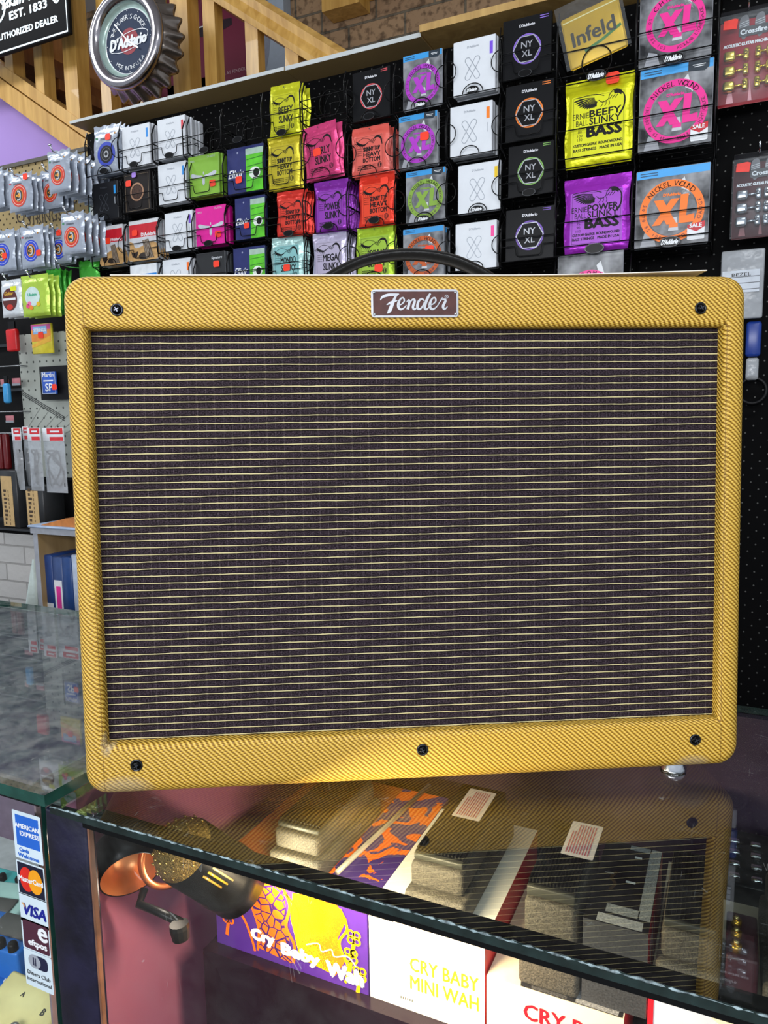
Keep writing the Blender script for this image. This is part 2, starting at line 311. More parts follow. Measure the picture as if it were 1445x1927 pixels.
# ------------------------------------------------------------------ mesh builder
class MB:
    def __init__(s): s.v = []; s.f = []; s.m = []; s.mats = []; s.uv = None; s.smooth = []
    def mi(s, mat):
        if mat not in s.mats: s.mats.append(mat)
        return s.mats.index(mat)
    def add(s, verts, faces, mat, smooth=False, M=None):
        o = len(s.v)
        s.v += [tuple(M @ Vector(p)) if M else tuple(p) for p in verts]
        k = s.mi(mat)
        for f in faces: s.f.append([i + o for i in f]); s.m.append(k); s.smooth.append(smooth)
        return s
    def box(s, x0, x1, y0, y1, z0, z1, mat, M=None, top=None, bottom=None, front=None, right=None):
        V = [(x0, y0, z0), (x1, y0, z0), (x1, y1, z0), (x0, y1, z0), (x0, y0, z1), (x1, y0, z1), (x1, y1, z1), (x0, y1, z1)]
        o = len(s.v)
        s.v += [tuple(M @ Vector(p)) if M else p for p in V]
        for f, mm in (((0, 3, 2, 1), bottom or mat), ((4, 5, 6, 7), top or mat), ((0, 1, 5, 4), front or mat), ((2, 3, 7, 6), mat), ((1, 2, 6, 5), right or mat), ((3, 0, 4, 7), mat)):
            s.f.append([i + o for i in f]); s.m.append(s.mi(mm)); s.smooth.append(False)
        return s
    def rbox(s, x0, x1, y0, y1, z0, z1, r, mat, seg=2, M=None, smooth=True):
        bm = bmesh.new(); bmesh.ops.create_cube(bm, size=1)
        for v in bm.verts: v.co = Vector(((x0 + x1) / 2 + v.co.x * (x1 - x0), (y0 + y1) / 2 + v.co.y * (y1 - y0), (z0 + z1) / 2 + v.co.z * (z1 - z0)))
        bmesh.ops.bevel(bm, geom=bm.edges[:], offset=r, segments=seg, affect='EDGES', profile=0.5)
        bm.verts.index_update()
        s.add([v.co[:] for v in bm.verts], [[v.index for v in f.verts] for f in bm.faces], mat, smooth, M); bm.free()
        return s
    def tube(s, pts, r, mat, seg=6, closed=False, M=None, rs=None):
        P_ = [Vector(p) for p in pts]; n = len(P_); vs = []; fs = []
        up = None
        for i in range(n):
            a = P_[(i - 1) % n] if (closed or i > 0) else P_[i]; b = P_[(i + 1) % n] if (closed or i < n - 1) else P_[i]
            t = (b - a)
            if t.length < 1e-9: t = Vector((1, 0, 0))
            t.normalize()
            if up is None: up = t.orthogonal().normalized()
            up = (up - t * up.dot(t))
            if up.length < 1e-6: up = t.orthogonal()
            up.normalize(); bi = t.cross(up); rr = rs[i] if rs else r
            for k in range(seg):
                an = 2 * math.pi * k / seg; vs.append(P_[i] + (up * math.cos(an) + bi * math.sin(an)) * rr)
        for i in range(n if closed else n - 1):
            j = (i + 1) % n
            for k in range(seg):
                k2 = (k + 1) % seg; fs.append((i * seg + k, i * seg + k2, j * seg + k2, j * seg + k))
        if not closed: fs.append(list(range(seg))[::-1]); fs.append([(n - 1) * seg + k for k in range(seg)])
        return s.add(vs, fs, mat, True, M)
    def lathe(s, prof, mat, seg=32, M=None, close=False, smooth=True, wob=None):
        # profile (r, h) about local Z
        vs = []; fs = []; n = len(prof)
        for k in range(seg):
            a = 2 * math.pi * k / seg
            for j, (r, h) in enumerate(prof):
                rr = r + (wob(a, j) if wob else 0); vs.append((rr * math.cos(a), rr * math.sin(a), h))
        for k in range(seg):
            k2 = (k + 1) % seg
            for j in range(n - 1): fs.append((k * n + j, k2 * n + j, k2 * n + j + 1, k * n + j + 1))
        if prof[0][0] > 1e-6 and close: fs.append([k * n for k in range(seg)][::-1])
        if prof[-1][0] > 1e-6 and close: fs.append([k * n + n - 1 for k in range(seg)])
        return s.add(vs, fs, mat, smooth, M)
    def cyl(s, r, h0, h1, mat, seg=20, M=None, r2=None):
        return s.lathe([(r, h0), (r2 if r2 is not None else r, h1)], mat, seg, M, True)
    def prism(s, poly, a0, a1, mat, axis='y', M=None, cap=None):
        n = len(poly)
        def p(q, a): return (q[0], a, q[1]) if axis == 'y' else ((a, q[0], q[1]) if axis == 'x' else (q[0], q[1], a))
        vs = [p(q, a0) for q in poly] + [p(q, a1) for q in poly]
        s.add(vs, [(i, (i + 1) % n, (i + 1) % n + n, i + n) for i in range(n)], mat, False, M)
        s.add(vs, [list(range(n))[::-1], list(range(n, 2 * n))], cap or mat, False, M)
        return s
    def build(s, name, parent=None, loc=None, label=None, cat=None, group=None, kind=None, M=None):
        me = bpy.data.meshes.new(name); me.from_pydata(s.v, [], s.f)
        for m in s.mats: me.materials.append(m)
        me.polygons.foreach_set('material_index', s.m); me.polygons.foreach_set('use_smooth', s.smooth)
        if s.uv:
            l = me.uv_layers.new(name='UVMap')
            for lp in me.loops: l.data[lp.index].uv = s.uv[lp.vertex_index]
        me.update()
        o = bpy.data.objects.new(name, me); C.objects.link(o)
        if parent: o.parent = parent
        if loc is not None: o.location = loc
        if M is not None: o.matrix_world = M
        tag(o, label, cat, group, kind)
        return o
def tag(o, label=None, cat=None, group=None, kind=None):
    if label: o['label'] = label
    if cat: o['category'] = cat
    if group: o['group'] = group
    if kind: o['kind'] = kind
    return o
def thing(name, loc, label, cat, group=None, M=None):
    o = bpy.data.objects.new(name, None); C.objects.link(o); o.empty_display_size = 0.02
    if M is not None: o.matrix_world = M
    else: o.location = loc
    return tag(o, label, cat, group)

# ------------------------------------------------------------------ lettering and drawing on flat faces
_T = {}
def glyphs(txt):
    if txt in _T: return _T[txt]
    cu = bpy.data.curves.new('t', 'FONT'); cu.body = txt; cu.resolution_u = 2; cu.fill_mode = 'FRONT'
    ob = bpy.data.objects.new('t', cu); C.objects.link(ob)
    dg = bpy.context.evaluated_depsgraph_get(); dg.update()
    me = bpy.data.meshes.new_from_object(ob.evaluated_get(dg))
    V = [(v.co.x, v.co.y) for v in me.vertices]; Fs = [tuple(p.vertices) for p in me.polygons]
    bpy.data.objects.remove(ob); bpy.data.curves.remove(cu); bpy.data.meshes.remove(me)
    xs = [p[0] for p in V] or [0, 1]; ys = [p[1] for p in V] or [0, 1]
    _T[txt] = (V, Fs, min(xs), max(xs), min(ys), max(ys)); return _T[txt]
def ribbon(pts, wd, closed=False):
    n = len(pts); L_ = []; R_ = []
    for i in range(n):
        a = pts[(i - 1) % n] if (closed or i) else pts[i]; b = pts[(i + 1) % n] if (closed or i < n - 1) else pts[i]
        dx, dy = b[0] - a[0], b[1] - a[1]; l = math.hypot(dx, dy) or 1
        ww = (wd[i] if isinstance(wd, (list, tuple)) else wd) / 2
        nx, ny = -dy / l * ww, dx / l * ww
        L_.append((pts[i][0] + nx, pts[i][1] + ny)); R_.append((pts[i][0] - nx, pts[i][1] - ny))
    V = L_ + R_; Fs = [(i, (i + 1) % n, n + (i + 1) % n, n + i) for i in range(n if closed else n - 1)]
    return V, Fs
def bez(p, n=8):
    # smooth curve through points (Catmull-Rom)
    out = []
    for i in range(len(p) - 1):
        p0 = p[max(0, i - 1)]; p1 = p[i]; p2 = p[i + 1]; p3 = p[min(len(p) - 1, i + 2)]
        for k in range(n):
            t = k / n
            out.append(tuple(0.5 * (2 * p1[j] + (p2[j] - p0[j]) * t + (2 * p0[j] - 5 * p1[j] + 4 * p2[j] - p3[j]) * t * t + (3 * p1[j] - p0[j] - 3 * p2[j] + p3[j]) * t ** 3) for j in range(len(p1))))
    out.append(tuple(p[-1])); return out
class Paint:
    """draws on a flat face; coordinates in units of width/100, u right, v up; lay(u, v, k) gives the 3-D point"""
    def __init__(s, mb, width, lay=None, y0=0.0, x0=0.0, z0=0.0, eps=0.00022):
        s.mb = mb; s.k = width / 100.0; s.n = 1
        s.lay = lay or (lambda u, v, n: (x0 + u * s.k, y0 - n * eps, z0 + v * s.k))
    def _put(s, V, Fs, mat, n): s.mb.add([s.lay(a, b, n) for a, b in V], Fs, mat)
    def poly(s, pts, mat, n=1): s._put(pts, [list(range(len(pts)))], mat, n); return s
    def rect(s, u0, v0, u1, v1, mat, n=1): return s.poly([(u0, v0), (u1, v0), (u1, v1), (u0, v1)], mat, n)
    def rrect(s, u0, v0, u1, v1, r, mat, n=1):
        p = []
        for cx, cy, a0 in ((u1 - r, v0 + r, -90), (u1 - r, v1 - r, 0), (u0 + r, v1 - r, 90), (u0 + r, v0 + r, 180)):
            for k in range(5): a = R(a0 + k * 22.5); p.append((cx + r * math.cos(a), cy + r * math.sin(a)))
        return s.poly(p, mat, n)
    def ell(s, cu, cv, ru, rv, mat, n=1, seg=28): return s.poly([(cu + ru * math.cos(2 * math.pi * k / seg), cv + rv * math.sin(2 * math.pi * k / seg)) for k in range(seg)], mat, n)
    def ring(s, cu, cv, ro, ri, mat, n=1, seg=40, squash=1.0):
        V = [(cu + r * math.cos(2 * math.pi * k / seg), cv + r * squash * math.sin(2 * math.pi * k / seg)) for r in (ro, ri) for k in range(seg)]
        s._put(V, [(k, (k + 1) % seg, seg + (k + 1) % seg, seg + k) for k in range(seg)], mat, n); return s
    def line(s, pts, wd, mat, n=1, closed=False, smooth=False):
        if smooth: pts = bez(pts, 6)
        V, Fs = ribbon(pts, wd, closed); s._put(V, Fs, mat, n); return s
    def text(s, t, cu, cv, mat, w=None, h=None, n=1, shear=0.0, rot=0.0, bold=0.0):
        V, Fs, x0, x1, y0, y1 = glyphs(t)
        bw, bh = max(1e-6, x1 - x0), max(1e-6, y1 - y0)
        sx = (w / bw) if w else None; sy = (h / bh) if h else None
        sx = sx or sy; sy = sy or sx
        c, q = math.cos(rot), math.sin(rot)
        offs = [(0, 0)] if not bold else [(-bold, 0), (bold, 0), (0, bold * 0.7), (0, -bold * 0.7)]
        for i, (ox, oy) in enumerate(offs):
            W = []
            for x, y in V:
                a = (x - (x0 + x1) / 2) * sx; b = (y - (y0 + y1) / 2) * sy; a += b * shear
                W.append((cu + a * c - b * q + ox, cv + a * q + b * c + oy))
            s._put(W, Fs, mat, n + i * 0.12)
        return s
    def arctext(s, t, cu, cv, rad, h, mat, mid=90, span=120, n=1, inward=False, squash=1.0):
        L_ = [ch for ch in t]; m = len(L_)
        for i, ch in enumerate(L_):
            if ch == ' ': continue
            f = (i / (m - 1) - 0.5) if m > 1 else 0
            a = R(mid - f * span) if not inward else R(mid + f * span)
            rot = a - math.pi / 2 if not inward else a + math.pi / 2
            V, Fs, x0, x1, y0, y1 = glyphs(ch)
            sc = h / 0.70; c, q = math.cos(rot), math.sin(rot); W = []
            for x, y in V:
                aa = (x - (x0 + x1) / 2) * sc; bb = (y - 0.35) * sc
                W.append((cu + rad * math.cos(a) + aa * c - bb * q, cv + rad * math.sin(a) + aa * q + bb * c))
            s._put(W, Fs, mat, n)
        return s

# ------------------------------------------------------------------ the room
def struct(name, mb): return mb.build(name, kind='structure')
struct('floor', MB().box(-5, 3, -3, 4, -0.05, 0, P('#6a6258', 0.6, 0, 0.2, 8)))
cl = MB(); cl.box(-5, 3, -3, 4, 3.3, 3.35, P('#d8dadc', 0.8, 0, 0.05, 5)); struct('ceiling', cl)
wb = MB(); wb.box(-5, 3, 2.9, 3.0, 0, 3.3, BRICK); struct('wall_back', wb)
mwb = MB(); mwb.box(-5.0, -1.2, 2.10, 2.16, 0, 1.45, WBRICK); struct('wall_lower', mwb)
# lilac wall under the stairs, its top edge following the stringer
SL = -0.69
def stair_z(x, off=0.0): return 2.29 + (x + 2.122) * SL + off
li = MB(); li.prism([(-5.0, 1.45), (-1.2, 1.45), (-1.2, stair_z(-1.2) + 0.03), (-3.52, stair_z(-3.52) + 0.03), (-5.0, 3.27)], 2.04, 2.10, P('#a688cc', 0.7, 0, 0.03, 6)); struct('wall_stair', li)

# staircase: stringers, treads, balusters, newels and handrail
st = thing('staircase', (-1.6, 2.0, 1.6), 'varnished pine staircase rising to the left behind the string display', 'staircase')
def stp(mb, name, label=None): 
    o = mb.build(name, label=label); o.parent = st; o.matrix_parent_inverse = Matrix.Translation(-st.location); return o
def slope_poly(x0, x1, lo, hi): return [(x0, stair_z(x0, lo)), (x1, stair_z(x1, lo)), (x1, stair_z(x1, hi)), (x0, stair_z(x0, hi))]
m = MB(); m.prism(slope_poly(-3.4, -1.0, 0.0, 0.068), 1.955, 2.04, PINE)
m.prism(slope_poly(-3.4, -1.0, 0.072, 0.118), 1.965, 2.04, PINE); stp(m, 'stringer')
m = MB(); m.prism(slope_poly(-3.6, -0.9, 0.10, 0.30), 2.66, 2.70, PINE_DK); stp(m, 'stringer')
tm = MB()
for k in range(13):
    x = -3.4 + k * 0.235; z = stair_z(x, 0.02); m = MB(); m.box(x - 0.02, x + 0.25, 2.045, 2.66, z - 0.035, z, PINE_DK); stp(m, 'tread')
def rail_z(x, off=0.0): return 2.343 + (x + 1.134) * -0.725 + off
m = MB()
hp = [(0.0, 0.0), (0.07, 0.0), (0.075, 0.02), (0.062, 0.05), (0.068, 0.075), (0.05, 0.095), (0.02, 0.095), (0.002, 0.075), (0.008, 0.05), (-0.005, 0.02)]
xa, xb = -3.2, -1.0
vs = [(x, 1.955 + a, rail_z(x, b)) for x in (xa, xb) for a, b in hp]; n_ = len(hp)
m.add(vs, [(i, (i + 1) % n_, (i + 1) % n_ + n_, i + n_) for i in range(n_)] + [list(range(n_)), list(range(n_, 2 * n_))], PINE); stp(m, 'handrail')
for k, (px, py, wd, dp) in enumerate(((10, 150, .040, .050), (65, 150, .040, .050), (120, 150, .060, .055), (190, 190, .042, .045), (255, 190, .042, .045), (325, 150, .066, .055), (383, 100, .044, .040), (462, 120, .044, .035), (536, 130, .044, .035))):
    x = on_y(px, py, 1.965).x
    m = MB(); z0 = stair_z(x, 0.115); z1 = min(3.28, rail_z(x + wd, 0.01))
    m.prism([(x, stair_z(x, 0.112)), (x + wd, stair_z(x + wd, 0.112)), (x + wd, z1), (x, min(3.28, rail_z(x, 0.01)))], 1.968, 1.968 + dp, PINE)
    stp(m, 'newel_post' if wd > .055 else 'baluster')

# poster board on the brick wall
PBX0, PBX1 = on_y(300, 120, 2.84).x, on_y(537, 130, 2.84).x
pb = MB(); pb.box(PBX0, PBX1, 2.84, 2.895, 2.30, 3.28, P('#a9b6c4', 0.5, 0, 0.04)); pw = PBX1 - PBX0
pt = Paint(pb, pw, y0=2.84, x0=PBX0, z0=2.30, eps=0.001)
cvs = (on_y(470, 60, 2.84).z - 2.30) / pw * 100
pt.ell(43, cvs, 47, 62, P('#8a8f9c', 0.5), 1, 48); pt.ell(33, cvs, 45, 68, P('#7a2440', 0.4, 0, 0.06, 6), 2, 48)
pt.rect(6, cvs - 78, 46, cvs - 20, P('#7a2440', 0.4, 0, 0.06, 6), 2)
q1, q2, q3 = on_y(349, 68, 2.84), on_y(400, 55, 2.84), on_y(437, 40, 2.84)
f_ = lambda q: ((q.x - PBX0) / pw * 100, (q.z - 2.30) / pw * 100)
pt.line([f_(q1), f_(q2), f_(q3)], [3, 9, 4], P('#2c1c28', 0.4), 3)
for px in (373, 378, 384): a = f_(on_y(px, -20, 2.84)); b_ = f_(on_y(px - 1, 56, 2.84)); pt.line([a, b_], 0.5, P('#a26c84', 0.4), 3)
a = f_(on_y(372, 54, 2.84)); b_ = f_(on_y(384, 50, 2.84)); pt.line([a, b_], 0.8, WHITE, 4)
a = f_(on_y(448, 133, 2.84)); pt.text('MORE AT FENDER.COM', a[0] - 2, a[1], P('#d8b8c0', 0.5), w=30, n=4)
pb.build('wall_poster', label='maroon round-edged poster on pale board fixed to the brown brick wall behind the banister', cat='poster')
tb = MB(); a = on_y(615, 32, 2.84); b_ = on_y(680, 0, 2.84); tb.box(a.x, b_.x + 0.01, 2.80, 2.895, a.z, 3.28, PINE)
tb.box(b_.x, b_.x + 0.55, 2.80, 2.895, a.z + 0.045, 3.28, PINE)
tb.build('timber_plate', label='pale timber plate fixed high on the brown brick wall', cat='timber')

# display wall: black pegboard, tan pegboard, dark trim
XS = on_y(166, 300, 1.5).x
struct('wall_display', MB().box(XS, 1.6, 1.50, 1.53, 0.0, 2.075, PEGB))
tp = MB(); tp.box(-2.9, XS - 0.002, 1.50, 1.53, 1.80, 2.035, PEGT)
ptt = Paint(tp, 1.0, y0=1.50, eps=0.0006)
a = on_y(83, 408, 1.5); ptt.text('STRINGS', a.x * 100, a.z * 100, P('#4a3c2c', 0.7), w=13, h=3.0, n=1)
a = on_y(133, 385, 1.5); ptt.text('Or', a.x * 100, a.z * 100, P('#3a2c20', 0.7), w=4.5, h=3.6, n=1)
a = on_y(47, 405, 1.5); ptt.text('UV', a.x * 100, a.z * 100, P('#3a2c20', 0.7), w=6.5, h=3.6, n=1)
tp.build('tan_pegboard', label='tan perforated hanging board with handwritten strings lettering, left of the wire racks', cat='pegboard')
struct('trim_1', MB().box(-2.9, XS, 1.495, 1.53, 2.035, 2.045, P('#57524a', 0.6)))
bb = MB(); bb.box(-2.9, XS - 0.002, 1.50, 1.53, 1.02, 1.795, P('#0a0a0b', 0.8))
for k in range(6): bb.box(-2.9, XS - 0.002, 1.492, 1.50, 1.06 + k * 0.125, 1.068 + k * 0.125, P('#3a3d40', 0.35, 0.6))
bb.build('slatwall_panel', label='black slatted display panel below the tan pegboard', cat='display panel')
mp_ = MB(); a = on_y(37, 672, 1.48); b_ = on_y(170, 830, 1.48)
mp_.box(a.x, b_.x + 0.15, 1.478, 1.49, b_.z - 0.10, a.z + 0.06, PEGM)
pp = Paint(mp_, 1.0, y0=1.478, eps=0.0006)
A1 = on_y(40, 735, 1.478); A2 = on_y(122, 785, 1.478)
for d in (0, .5, 1.0): pp.line([(A1.x * 100, A1.z * 100 - d), (A2.x * 100, A2.z * 100 - d)], 0.22, P('#2c2e2e', 0.5), 1)
for k in range(6): pp.line([(A1.x * 100 + k * 3.2, A1.z * 100 - 12), (A1.x * 100 + 8 + k * 3.2, A1.z * 100 - 4 - k)], 0.12, P('#6c706c', 0.5), 1)
mp_.build('perforated_panel', label='grey perforated steel panel with dark diagonal lines, left of the amplifier', cat='display panel')

# shelf boards capping the display wall
lam = P('#a08658', 0.5, 0, 0.05, 10); lamg = P('#c2c8c8', 0.5, 0, 0.05, 10)
xa = on_z(133, 236, 2.073).x; xc = on_z(312, 188, 2.073).x; xd = on_z(532, 133, 2.073).x; xb = on_z(791, 71, 2.073).x
for k, (p, q, nm, yf) in enumerate(((xa, xc, 'leftmost of the three grey-edged boards, above the silver ring packet', 1.432), (xc + .001, xd, 'middle of the three grey-edged boards, below the banister', 1.432), (xd + .001, xb, 'rightmost of the three grey-edged boards, above the eye packets', 1.434))):
    m = MB(); m.box(p, q, yf, 1.56, 2.0755, 2.082 + k * 0.001, lam, front=lamg)
    m.build('shelf_board', label=nm, cat='shelf', group='top boards of the display wall')
m = MB(); m.box(xb + 0.003, 1.2, 1.42, 1.56, 2.077, 2.09, wood_mat('chipboard_edge', '#a8854c', '#c6a263'))
m.build('shelf_board', label='wood-edged board at the top right, above the white and black string boxes', cat='shelf', group='top boards of the display wall')

# ------------------------------------------------------------------ counters
GZ = 1.004; YF, YB = 0.4425, 0.937
DARKP = P('#15142a', 0.35, 0, 0.5, 30, 0.001, 60, 0.3); PURP = P('#8a5a9c', 0.6, 0, 0.05, 5)
PINKW = P('#a9688a', 0.55, 0, 0.06, 5)
def slab(mb, x0, x1, y0, y1, z0, z1, g, e):
    V = [(x0, y0, z0), (x1, y0, z0), (x1, y1, z0), (x0, y1, z0), (x0, y0, z1), (x1, y0, z1), (x1, y1, z1), (x0, y1, z1)]
    mb.add(V, [(0, 3, 2, 1), (4, 5, 6, 7)], g); mb.add(V, [(0, 1, 5, 4), (2, 3, 7, 6), (1, 2, 6, 5), (3, 0, 4, 7)], e); return mb
def pane(mb, x0, x1, y0, y1, z0, z1, g, e):
    V = [(x0, y0, z0), (x1, y0, z0), (x1, y1, z0), (x0, y1, z0), (x0, y0, z1), (x1, y0, z1), (x1, y1, z1), (x0, y1, z1)]
    mb.add(V, [(0, 1, 5, 4), (2, 3, 7, 6)], g); mb.add(V, [(0, 3, 2, 1), (4, 5, 6, 7), (1, 2, 6, 5), (3, 0, 4, 7)], e); return mb
ct = thing('display_counter', (-0.1, 0.7, 0), 'glass-topped display counter with dark navy frame, carrying the amplifier', 'display counter')
def cp(mb, name, label=None):
    o = mb.build(name, label=label); o.parent = ct; o.matrix_parent_inverse = Matrix.Translation(-ct.location); return o
cp(slab(MB(), -0.551, 1.3, YF, YB, GZ - 0.008, GZ, GLASS_TOP, EDGE_DARK), 'glass_top')
m = MB(); m.box(-0.512, 1.3, YF + 0.0135, YF + 0.026, GZ - 0.019, GZ - 0.0085, P('#0b0d0f', 0.4)); m.box(-0.512, 1.3, YF + 0.001, YF + 0.0075, GZ - 0.013, GZ - 0.0085, P('#0b0d0f', 0.4)); cp(m, 'front_rail', 'black front rail under the glass')
m = MB(); rn = random.Random(4); pts = [(-0.55 + k * .003, YF + 0.0004 + rn.uniform(-.0003, .0003), GZ - 0.0012 + rn.uniform(-.0003, .0003)) for k in range(600)]
m.tube(pts, 0.002, SEAL, 5, rs=[rn.uniform(.0004, .0014) for _ in pts]); cp(m, 'ground_edge', 'rough grey chipped line along the glass edge')
cp(pane(MB(), -0.513, 1.3, YF + 0.008, YF + 0.013, 0.43, GZ - 0.015, GLASS_FRONT, EDGE), 'front_glass')
m = MB(); m.rbox(-0.566, -0.514, YF + 0.006, YF + 0.018, 0, GZ - 0.0085, 0.003, DARKP); m.box(-0.5135, -0.5115, YF + 0.007, YF + 0.012, 0.4, GZ - 0.016, P('#7a5440', 0.6, 0, 0.4, 40)); cp(m, 'frame_post', 'dark navy painted corner post')
m = MB(); m.box(-0.590, -0.575, YF + 0.05, YB, 0.0, GZ - 0.009, PINKW); cp(m, 'side_panel', 'pink-purple painted inner side')
m = MB(); m.box(-0.575, 1.3, YB - 0.012, YB, 0.0, GZ - 0.009, P('#3e2a44', 0.6)); cp(m, 'back_panel')
m = MB(); m.box(-0.505, 1.3, 0.585, YB - 0.013, 0.421, 0.775, P('#1c121e', 0.22, 0, 0.3, 6)); cp(m, 'stepped_platform', 'black glossy platform under the boxes')
m = MB(); m.box(-0.575, 1.3, YF + 0.013, YB - 0.013, 0.40, 0.42, P('#5a3a5c', 0.5)); cp(m, 'bottom_board')

lc = thing('display_counter', (-1.2, 0.7, 0), 'dusty green-edged glass counter at the left with card stickers on its front', 'display counter')
def lp(mb, name, label=None):
    o = mb.build(name, label=label); o.parent = lc; o.matrix_parent_inverse = Matrix.Translation(-lc.location); return o
LZ = 1.020
lp(slab(MB(), -2.2, -0.5435, 0.432, 0.915, LZ - 0.011, LZ, GLASS_LEFT, EDGE), 'glass_top')
lp(pane(MB(), -2.2, -0.572, 0.450, 0.455, 0.56, LZ - 0.022, GLASS_FRONT, EDGE), 'front_glass')
m = MB(); m.box(-2.2, -0.5675, 0.444, 0.456, LZ - 0.022, LZ - 0.0115, BLACKP); lp(m, 'top_rail')
m = MB(); m.box(-2.2, -0.595, 0.90, 0.915, 0, LZ - 0.012, P('#77657a', 0.6)); lp(m, 'back_panel')
m = MB(); m.box(-0.594, -0.5915, 0.46, 0.915, 0, LZ - 0.012, P('#8c7a84', 0.6)); lp(m, 'side_panel')
m = MB(); m.box(-2.2, -0.595, 0.456, 0.90, 0.52, 0.55, P('#cfd2d4', 0.5)); lp(m, 'bottom_board')

# ------------------------------------------------------------------ guitar amplifier
AX = Vector((.87078, .49166, -.0029)); AZ = Vector((-.02532, .05074, .99839)); AY = Vector((-.49101, .86931, -.05663))
AO = CAM + Vector((-.50893, .44410, -.33135))
AM = Matrix(((AX.x, AY.x, AZ.x, AO.x), (AX.y, AY.y, AZ.y, AO.y), (AX.z, AY.z, AZ.z, AO.z), (0, 0, 0, 1)))
amp = thing('guitar_amplifier', None, 'yellow tweed combo guitar amplifier with dark striped grille standing on the glass counter', 'amplifier', M=AM)
def rr_pts(x0, x1, z0, z1, r, q=6):
    p = []
    for cx, cz, a0 in ((x1 - r, z0 + r, -90), (x1 - r, z1 - r, 0), (x0 + r, z1 - r, 90), (x0 + r, z0 + r, 180)):
        for k in range(q + 1): a = R(a0 + 90 * k / q); p.append((cx + r * math.cos(a), cz + r * math.sin(a), math.cos(a), math.sin(a)))
    return p
W_, H_, D_ = 0.603, 0.4545, 0.232
IX0, IX1, IZ0, IZ1 = 0.0208, 0.5803, 0.0468, 0.4085
def amp_shell():
    mb = MB(); uv = []; rings = []
    ro = 0.013; crn = 0.020; Q = 6
    # outer wall from the back to the rounded front edge
    def outer(inset, y, arc):
        P_ = rr_pts(inset, W_ - inset, inset, H_ - inset, max(0.002, crn - inset), Q)
        e = rr_pts(ro, W_ - ro, ro, H_ - ro, max(0.002, crn - ro), Q)
        return [(p[0], y, p[1]) for p in P_], [(q[0] + q[2] * arc, q[1] + q[3] * arc) for q in e]
    for y in (D_, D_ - 0.01): rings.append(outer(0.0 if y < D_ else 0.004, y, ro * 1.57 + y - ro))
    rings.append(outer(0.0, ro, ro * 1.57))
    for k in range(1, 7):
        t = k / 6 * math.pi / 2; ins = ro * (1 - math.cos(t)); y = ro * (1 - math.sin(t)); rings.append(outer(ins, y, ro * (math.pi / 2 - t)))
    # inner edge, small roundover then the recess wall
    ri = 0.005
    def inner(grow, y, arc):
        P_ = rr_pts(IX0 - grow, IX1 + grow, IZ0 - grow, IZ1 + grow, 0.0015 + grow * 0.2, Q)
        e = rr_pts(IX0 - ri, IX1 + ri, IZ0 - ri, IZ1 + ri, 0.0025, Q)
        return [(p[0], y, p[1]) for p in P_], [(q[0] - q[2] * arc, q[1] - q[3] * arc) for q in e]
    for k in range(0, 5):
        t = k / 4 * math.pi / 2; rings.append(inner(ri * (1 - math.sin(t)), ri * (1 - math.cos(t)), ri * t))
    rings.append(inner(0, 0.016, ri * 1.57 + 0.011))
    vs = []; n = len(rings[0][0])
    for P_, U in rings: vs += P_; uv += U
    fs = []
    for i in range(len(rings) - 1):
        for k in range(n):
            k2 = (k + 1) % n; fs.append((i * n + k, (i + 1) * n + k, (i + 1) * n + k2, i * n + k2))
    mb.add(vs, fs, TWEED, True); mb.uv = uv
    return mb
amp_shell().build('tweed_cabinet', amp)
m = MB(); m.box(0.006, W_ - 0.006, 0.028, D_ - 0.004, 0.006, H_ - 0.006, P('#2a2018', 0.7)); m.build('back_box', amp, label='dark inner box of the cabinet')
m = MB(); m.box(IX0 - 0.001, IX1 + 0.001, 0.0125, 0.0155, IZ0 - 0.001, IZ1 + 0.001, GRILLE); m.build('grille_cloth', amp, label='dark purple-brown cloth with gold horizontal threads')
RY = Matrix.Rotation(R(90), 4, 'X')    # local z -> -y (towards the viewer)
def face_M(x, y, z): return Matrix.Translation((x, y, z)) @ RY
for (x, z) in ((0.0468, 0.4243), (0.5572, 0.4241), (0.0470, 0.0281), (0.3016, 0.0304), (0.5576, 0.0282)):
    m = MB(); m.lathe([(0.0054, -0.002), (0.0054, 0.0006), (0.0046, 0.0014), (0.0040, 0.0010)], P('#3a3d44', 0.25, 0.9), 24)
    m.lathe([(0.0040, 0.0010), (0.0034, 0.0022), (0.0020, 0.0028), (0.0, 0.0030)], P('#0b0b0d', 0.2, 0.6), 24)
    for a in (0.5, 0.5 + math.pi / 2):
        c, s_ = math.cos(a), math.sin(a)
        m.add([(c * .0020 - s_ * .0004, s_ * .0020 + c * .0004, .00315), (c * .0020 + s_ * .0004, s_ * .0020 - c * .0004, .00315), (-c * .0020 + s_ * .0004, -s_ * .0020 - c * .0004, .00315), (-c * .0020 - s_ * .0004, -s_ * .0020 + c * .0004, .00315)], [(0, 1, 2, 3)], P('#5a5d66', 0.3, 0.8))
    m.v = [tuple(RY @ Vector(p)) for p in m.v]; m.build('screw', amp, (x, 0.0, z), label='black cross-head screw in a cup washer')
